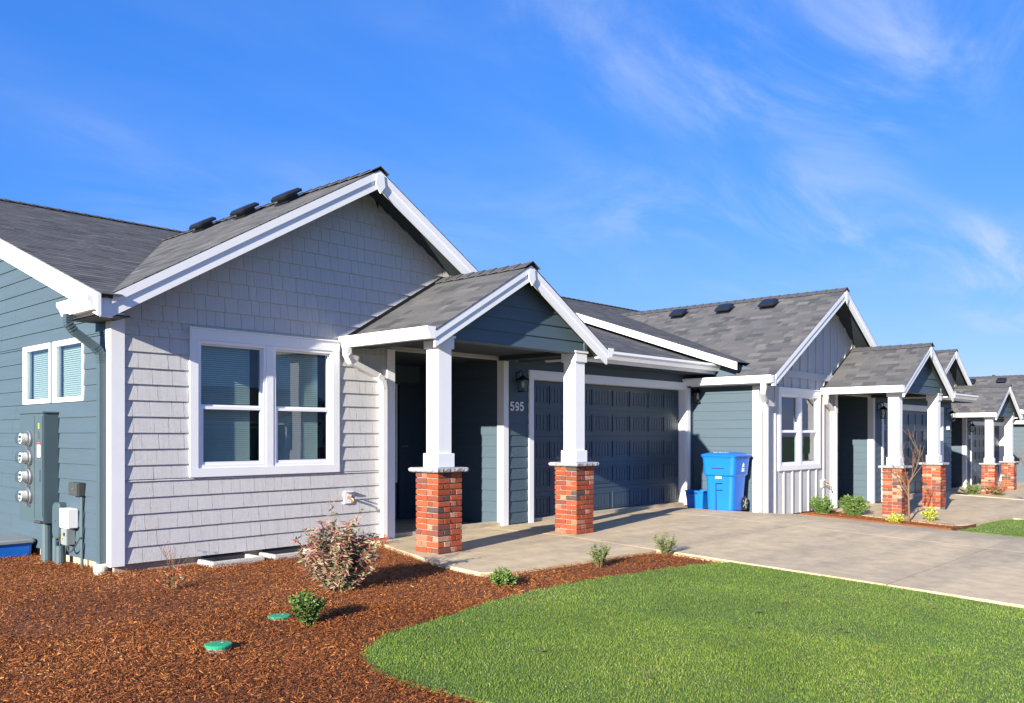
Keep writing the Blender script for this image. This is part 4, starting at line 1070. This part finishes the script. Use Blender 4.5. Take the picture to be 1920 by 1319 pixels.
shrub('nandina', 'bright red sprigs at the foot of the porch downspout', 'shrub', 6.50, 8.08, zg(6.5, 8.1) - 0.05, 0.20, 0.16, 12, 9, 0.04, 0.014, 'leaf_red', 5, 0.4, rb=(0.8, 1.0))
shrub('young_shrub', 'slender young light green shrub in mulch before the second brick pillar', 'shrub', 7.32, 5.48, zg(7.3, 5.5) - 0.05, 0.31, 0.115, 22, 34, 0.034, 0.011, 'leaf_light', 6, 0.3, 0.3)
shrub('young_shrub', 'slender young light green shrub at the mulch corner by the driveway', 'shrub', 8.50, 5.42, zg(8.5, 5.4) - 0.05, 0.32, 0.16, 22, 30, 0.034, 0.011, 'leaf_light', 7, 0.3, 0.35)
shrub('heavenly_bamboo', 'feathery green shrub by the board-and-batten wall tap', 'shrub', 16.30, 6.86, zg(16.3, 6.8), 0.48, 0.25, 60, 60, 0.05, 0.015, 'leaf_green', 8, 0.4, 0.1, rb=(0.2, 1))
shrub('heavenly_bamboo', 'feathery green shrub with drooping leaves before the dark entry', 'shrub', 16.66, 6.40, zg(16.6, 6.4), 0.50, 0.30, 66, 64, 0.055, 0.015, 'leaf_green', 9, 0.3, 0.1, rb=(0.3, 1), up=-0.1)
shrub('golden_shrub', 'small yellow-green shrub at the foot of the bare sapling', 'shrub', 16.03, 5.42, zg(16.0, 5.4), 0.22, 0.17, 40, 34, 0.034, 0.018, 'leaf_yellow', 10, 0.4)
shrub('golden_shrub', 'small yellow-green shrub between the bare sapling and second lawn', 'shrub', 16.95, 5.10, zg(16.9, 5.1) + 0.04, 0.28, 0.15, 40, 34, 0.034, 0.018, 'leaf_yellow', 11, 0.3)
shrub('leafy_plant', 'pale leafy plant left of the far brick pillar', 'shrub', 28.3, 7.35, -0.55, 0.42, 0.30, 16, 26, 0.11, 0.03, 'leaf_light', 12, 0.4)
shrub('leafy_plant', 'reddish leafy plant touching the far brick pillar', 'shrub', 28.55, 6.75, -0.55, 0.42, 0.28, 16, 26, 0.11, 0.03, 'leaf_red', 13, 0.4, rb=(0.2, 0.8))

def sapling(x, y, z, h, label, seed):
    rng = random.Random(seed)
    t = thing('bare_sapling', label, 'tree', (x, y, z), 'bare saplings')
    tr = MB(); br = MB()
    top = Vector((x + 0.03, y + 0.02, z + h * 0.5))
    tr.tube([(x, y, z - 0.05), (x + 0.01, y, z + h * 0.15), (x + 0.02, y + 0.01, z + h * 0.32), top], [0.020, 0.018, 0.016, 0.013], 8)
    build('trunk', tr, 'bark', t, smooth=True)
    def grow(p, d, L, r, n):
        pts = [p]; q = Vector(p); dd = Vector(d).normalized()
        for k in range(4):
            dd = (dd + Vector((rng.uniform(-.16, .16), rng.uniform(-.16, .16), 0.10))).normalized(); q = q + dd * L / 4; pts.append(Vector(q))
        br.tube(pts, [r, r * 0.85, r * 0.7, r * 0.5, r * 0.3], 5)
        if n <= 0: return
        for k in range(rng.choice((2, 3, 3))):
            j = rng.choice((1, 2, 3, 3)); a = rng.uniform(0, 6.28)
            grow(pts[j], dd * 1.0 + Vector((math.cos(a), math.sin(a), 0.1)) * 0.75, L * rng.uniform(0.45, 0.7), r * 0.55, n - 1)
    for k in range(8):
        f = rng.uniform(0.3, 1.0); p = Vector((x + 0.02, y + 0.01, z + h * (0.2 + 0.3 * f))); a = k * 2.4
        grow(p, Vector((math.cos(a) * 0.6, math.sin(a) * 0.6, 1.0)), h * rng.uniform(0.32, 0.5), 0.0085, 2)
    build('branches', br, 'bark', t)
sapling(16.45, 5.32, zg(16.45, 5.3), 1.62, 'bare brown sapling before the board-and-batten house porch pillars', 3)
sapling(24.6, 5.05, zg(24.6, 5.0), 1.75, 'bare brown sapling across the second driveway, before the far porch', 8)

# ------------------------------------------------------------------ mulch chips, grass
def scatter(poly, dens, rng, avoid=()):
    P = np.array(poly); x0, y0 = P.min(0); x1, y1 = P.max(0)
    n = int((x1 - x0) * (y1 - y0) * dens); X = rng.uniform(x0, x1, n); Y = rng.uniform(y0, y1, n)
    k = inside(poly, X, Y)
    for a in avoid: k &= ~inside(a, X, Y)
    return X[k], Y[k]
def depth(X, Y): return 0.736 * X + 0.677 * Y
def zgn(X, Y): return -0.04 * np.clip(7 - Y, 0, 14) - 0.09 * np.clip(X - 13.3, 0, 3) - 0.09 * np.clip(X - 24.6, 0, 2.7)
def chips(polys_dens, avoid, off, name, label_kind, seed):
    rng = np.random.default_rng(seed); XX, YY = [], []
    for poly, dens in polys_dens:
        X, Y = scatter(poly, dens, rng, avoid); XX.append(X); YY.append(Y)
    X = np.concatenate(XX); Y = np.concatenate(YY); n = len(X)
    ln = rng.gamma(2.6, 0.0062, n) + 0.006; wd = rng.uniform(0.0025, 0.0075, n); a = rng.uniform(0, 2 * math.pi, n); tl = rng.normal(0, 0.38, n); rl = rng.normal(0, 0.5, n)
    D = np.stack([np.cos(a) * np.cos(tl), np.sin(a) * np.cos(tl), np.sin(tl)], 1)
    S = np.stack([-np.sin(a) * np.cos(rl), np.cos(a) * np.cos(rl), np.sin(rl)], 1)
    C = np.stack([X, Y, zgn(X, Y) + off + rng.uniform(-0.004, 0.022, n) + 0.012 * np.sin(X * 3.1 + 1) * np.sin(Y * 2.7)], 1)
    h = (ln / 2)[:, None]; w = (wd / 2)[:, None]
    U = np.cross(D, S) * (wd * 0.35)[:, None]
    V = np.stack([C - D * h - S * w * 0.6, C - D * h + S * w * 0.6, C + S * w + U, C - S * w + U, C + D * h + S * w * 0.5, C + D * h - S * w * 0.5], 1).reshape(-1, 3)
    b = np.arange(n)[:, None] * 6
    Fq = np.concatenate([b + np.array([[0, 1, 2, 3]]), b + np.array([[3, 2, 4, 5]])], 0)
    pt = np.sin(X * 1.7 + 1.1 * np.sin(Y * 1.3 + 0.6)) * np.sin(Y * 2.1 + 0.8 * np.sin(X * 1.9)); r = np.clip(rng.beta(1.7, 2.6, n) + 0.13 * pt, 0, 1); r = np.concatenate([r, r])
    o = fast_mesh(name, V, Fq, 'chips', r, None, 'stuff'); return o
bed_near = [(-0.5, 3.2), (3.6, 2.4), (5.4, 5.2), (3.4, 6.2), (-0.5, 6.6)]
bed_all = [(-2.5, 2.0), (3.8, 0.6), (3.8, 4.6), (8.72, 4.6), (8.62, 5.7), (6.0, 5.9), (6.62, 8.4), (3.52, 8.4), (3.45, 12.4), (-2.5, 12.4)]
slabp = [(6.62, 8.42), (6.36, 7.68), (6.06, 6.80), (5.98, 6.32), (5.98, 5.92), (6.22, 5.80), (6.6, 5.77), (7.4, 5.71), (8.1, 5.68), (8.62, 5.62), (9.2, 8.42)]
wells = [[(4.41, 8.15), (4.90, 8.15), (4.90, 8.42), (4.41, 8.42)], [(5.12, 8.15), (5.61, 8.15), (5.61, 8.42), (5.12, 8.42)]]
o = chips([(bed_all, 4600), (bed_near, 4200)], [lawn_poly, slabp] + wells, -0.034, 'bark_mulch', 'stuff', 1)
tag(o, 'shredded red-brown bark mulch covering the front bed', 'mulch')
o = chips([([(15.92, 7.05), (15.92, 4.5), (16.7, 4.55), (16.8, 6.2), (17.1, 7.05)], 2600)], [], 0.042, 'bark_mulch', 'stuff', 2)
tag(o, 'shredded red-brown bark mulch strip beside the driveway, under the sapling', 'mulch')

def grass(poly, near, seed, label, hscale=1.0, off=-0.018):
    rng = np.random.default_rng(seed); XX, YY = [], []
    for pl, d in near:
        X, Y = scatter(pl, d, rng); k = inside(poly, X + rng.normal(0, 0.022, len(X)) + 0.02 * np.sin(Y * 23), Y + rng.normal(0, 0.022, len(X)) + 0.02 * np.sin(X * 19 + 1)); XX.append(X[k]); YY.append(Y[k])
    X = np.concatenate(XX); Y = np.concatenate(YY); n = len(X)
    cl = np.sin(X * 7.3 + 2.1 * np.sin(Y * 3.7)) * np.sin(Y * 6.1 + 1.7 * np.sin(X * 4.3)) * 0.5 + 0.5
    cl2 = np.sin(X * 1.9 + 1.3 * np.sin(Y * 1.3)) * np.sin(Y * 2.3 + 0.9 * np.sin(X * 1.7)) * 0.5 + 0.5
    h = rng.uniform(0.010, 0.022, n) * (0.75 + 0.45 * cl) * hscale; w = rng.uniform(0.0016, 0.0034, n)
    a = rng.uniform(0, 2 * math.pi, n); lean = np.abs(rng.normal(0, 0.55, n)); b = rng.uniform(0, 2 * math.pi, n)
    B = np.stack([X, Y, zgn(X, Y) + off], 1)
    S = np.stack([np.cos(a), np.sin(a), np.zeros(n)], 1) * (w / 2)[:, None]
    Ld = np.stack([np.cos(b), np.sin(b), np.zeros(n)], 1)
    mid = B + Ld * (h * lean * 0.35)[:, None] + np.array([0, 0, 1]) * (h * 0.6)[:, None]
    tip = B + Ld * (h * lean * 1.0)[:, None] + np.array([0, 0, 1]) * (h * (1.0 - 0.25 * np.minimum(lean, 1.5)))[:, None]
    V = np.stack([B - S, B + S, mid + S * 0.8, mid - S * 0.8, tip], 1).reshape(-1, 3); q = np.arange(n)[:, None] * 5
    F_ = np.concatenate([q + np.array([[0, 1, 2]]), q + np.array([[0, 2, 3]]), q + np.array([[3, 2, 4]])], 0)
    r = np.clip(rng.beta(2.0, 2.8, n) * 0.85 + 0.26 * (cl2 - 0.35), 0, 0.97); dead = rng.random(n) < 0.02 + 0.05 * cl2 ** 2; r[dead] = 1.0
    o = fast_mesh('grass', V, F_, 'grass', np.concatenate([r, r, r]), None, 'stuff')
    return tag(o, label, 'grass')
grass(lawn_poly, [([(3.0, 0.3), (9, 0.3), (9, 5.3), (3.0, 5.3)], 9000), ([(3.0, 1.6), (6.6, 1.6), (5.6, 4.6), (3.0, 5.0)], 5500)], 5, 'short green lawn grass in front of the mulch bed')
grass(lawn2_poly, [(lawn2_poly, 2600)], 6, 'short green lawn grass beyond the wide driveway', 1.4, 0.012)
# a few fallen leaves on the lawn
rl = random.Random(9)
for k in range(16):
    x, y = rl.uniform(3.9, 8.4), rl.uniform(2.2, 4.6); z = zg(x, y) + 0.006; a = rl.uniform(0, 6.28); s = rl.uniform(0.02, 0.036)
    pts = [(math.cos(a + q) * s * m, math.sin(a + q) * s * m) for q, m in ((0, 1.2), (0.7, .6), (1.57, .7), (2.4, .5), (3.14, 1), (3.9, .5), (4.7, .7), (5.6, .6))]
    mb = MB().add([(x, y, z + 0.004)] + [(x + p, y + q, z + rl.uniform(0, 0.010)) for p, q in pts], [(0, i + 1, (i + 1) % 8 + 1) for i in range(8)])
    tag(build('fallen_leaf', mb, 'bark'), 'curled dry brown leaf lying on the lawn', 'leaf', 'fallen leaves on the lawn')

# ------------------------------------------------------------------ the street and the house opposite (behind the camera; mirrored in the windows)
M['asphalt'] = material('asphalt', (0.05, 0.05, 0.052), 0.9, 0.2, 6, 0.4, 120)
st = MB().add([(-40, -14, zg(0, -13) - 0.12), (80, -14, zg(0, -13) - 0.12), (80, -6, zg(0, -6) - 0.12), (-40, -6, zg(0, -6) - 0.12)], [(0, 1, 2, 3)])
o = build('road', st, 'asphalt'); o['kind'] = 'structure'
hh = house((0, 0, 0), 'batten', 'house across the road, mirrored in the window panes of house 595', 0, 14.75, 10.5)
hh.rotation_euler = (0, 0, math.pi); hh.location = (35.5, -31.0, -0.45)

# ------------------------------------------------------------------ a conifer far beyond the roofs
def conifer(x, y, z, h, label):
    rng = np.random.default_rng(3); t = thing('conifer', label, 'tree', (x, y, z))
    build('trunk', MB().tube([(x, y, z), (x, y, z + h * 0.5), (x, y, z + h)], [0.16, 0.10, 0.02], 8), 'bark', t)
    n = 2600; f = rng.uniform(0.12, 1, n) ** 0.8; a = rng.uniform(0, 2 * math.pi, n); rr = (1 - f) * h * 0.24 * rng.uniform(0.25, 1, n) * (0.75 + 0.3 * np.sin(f * 40)) + 0.04
    P = np.stack([x + np.cos(a) * rr, y + np.sin(a) * rr, z + f * h], 1); D = np.stack([np.cos(a), np.sin(a), np.full(n, -0.3)], 1)
    V, F_ = leaves(rng, P, D, 0.32, 0.14, -0.1); r = rng.uniform(0, 0.8, n)
    fast_mesh('foliage', V, F_, 'leaf_green', np.concatenate([r, r]), t, None)
conifer(89.0, 21.3, -3.0, 9.75, 'distant conifer whose tip shows over the far roof ridge')
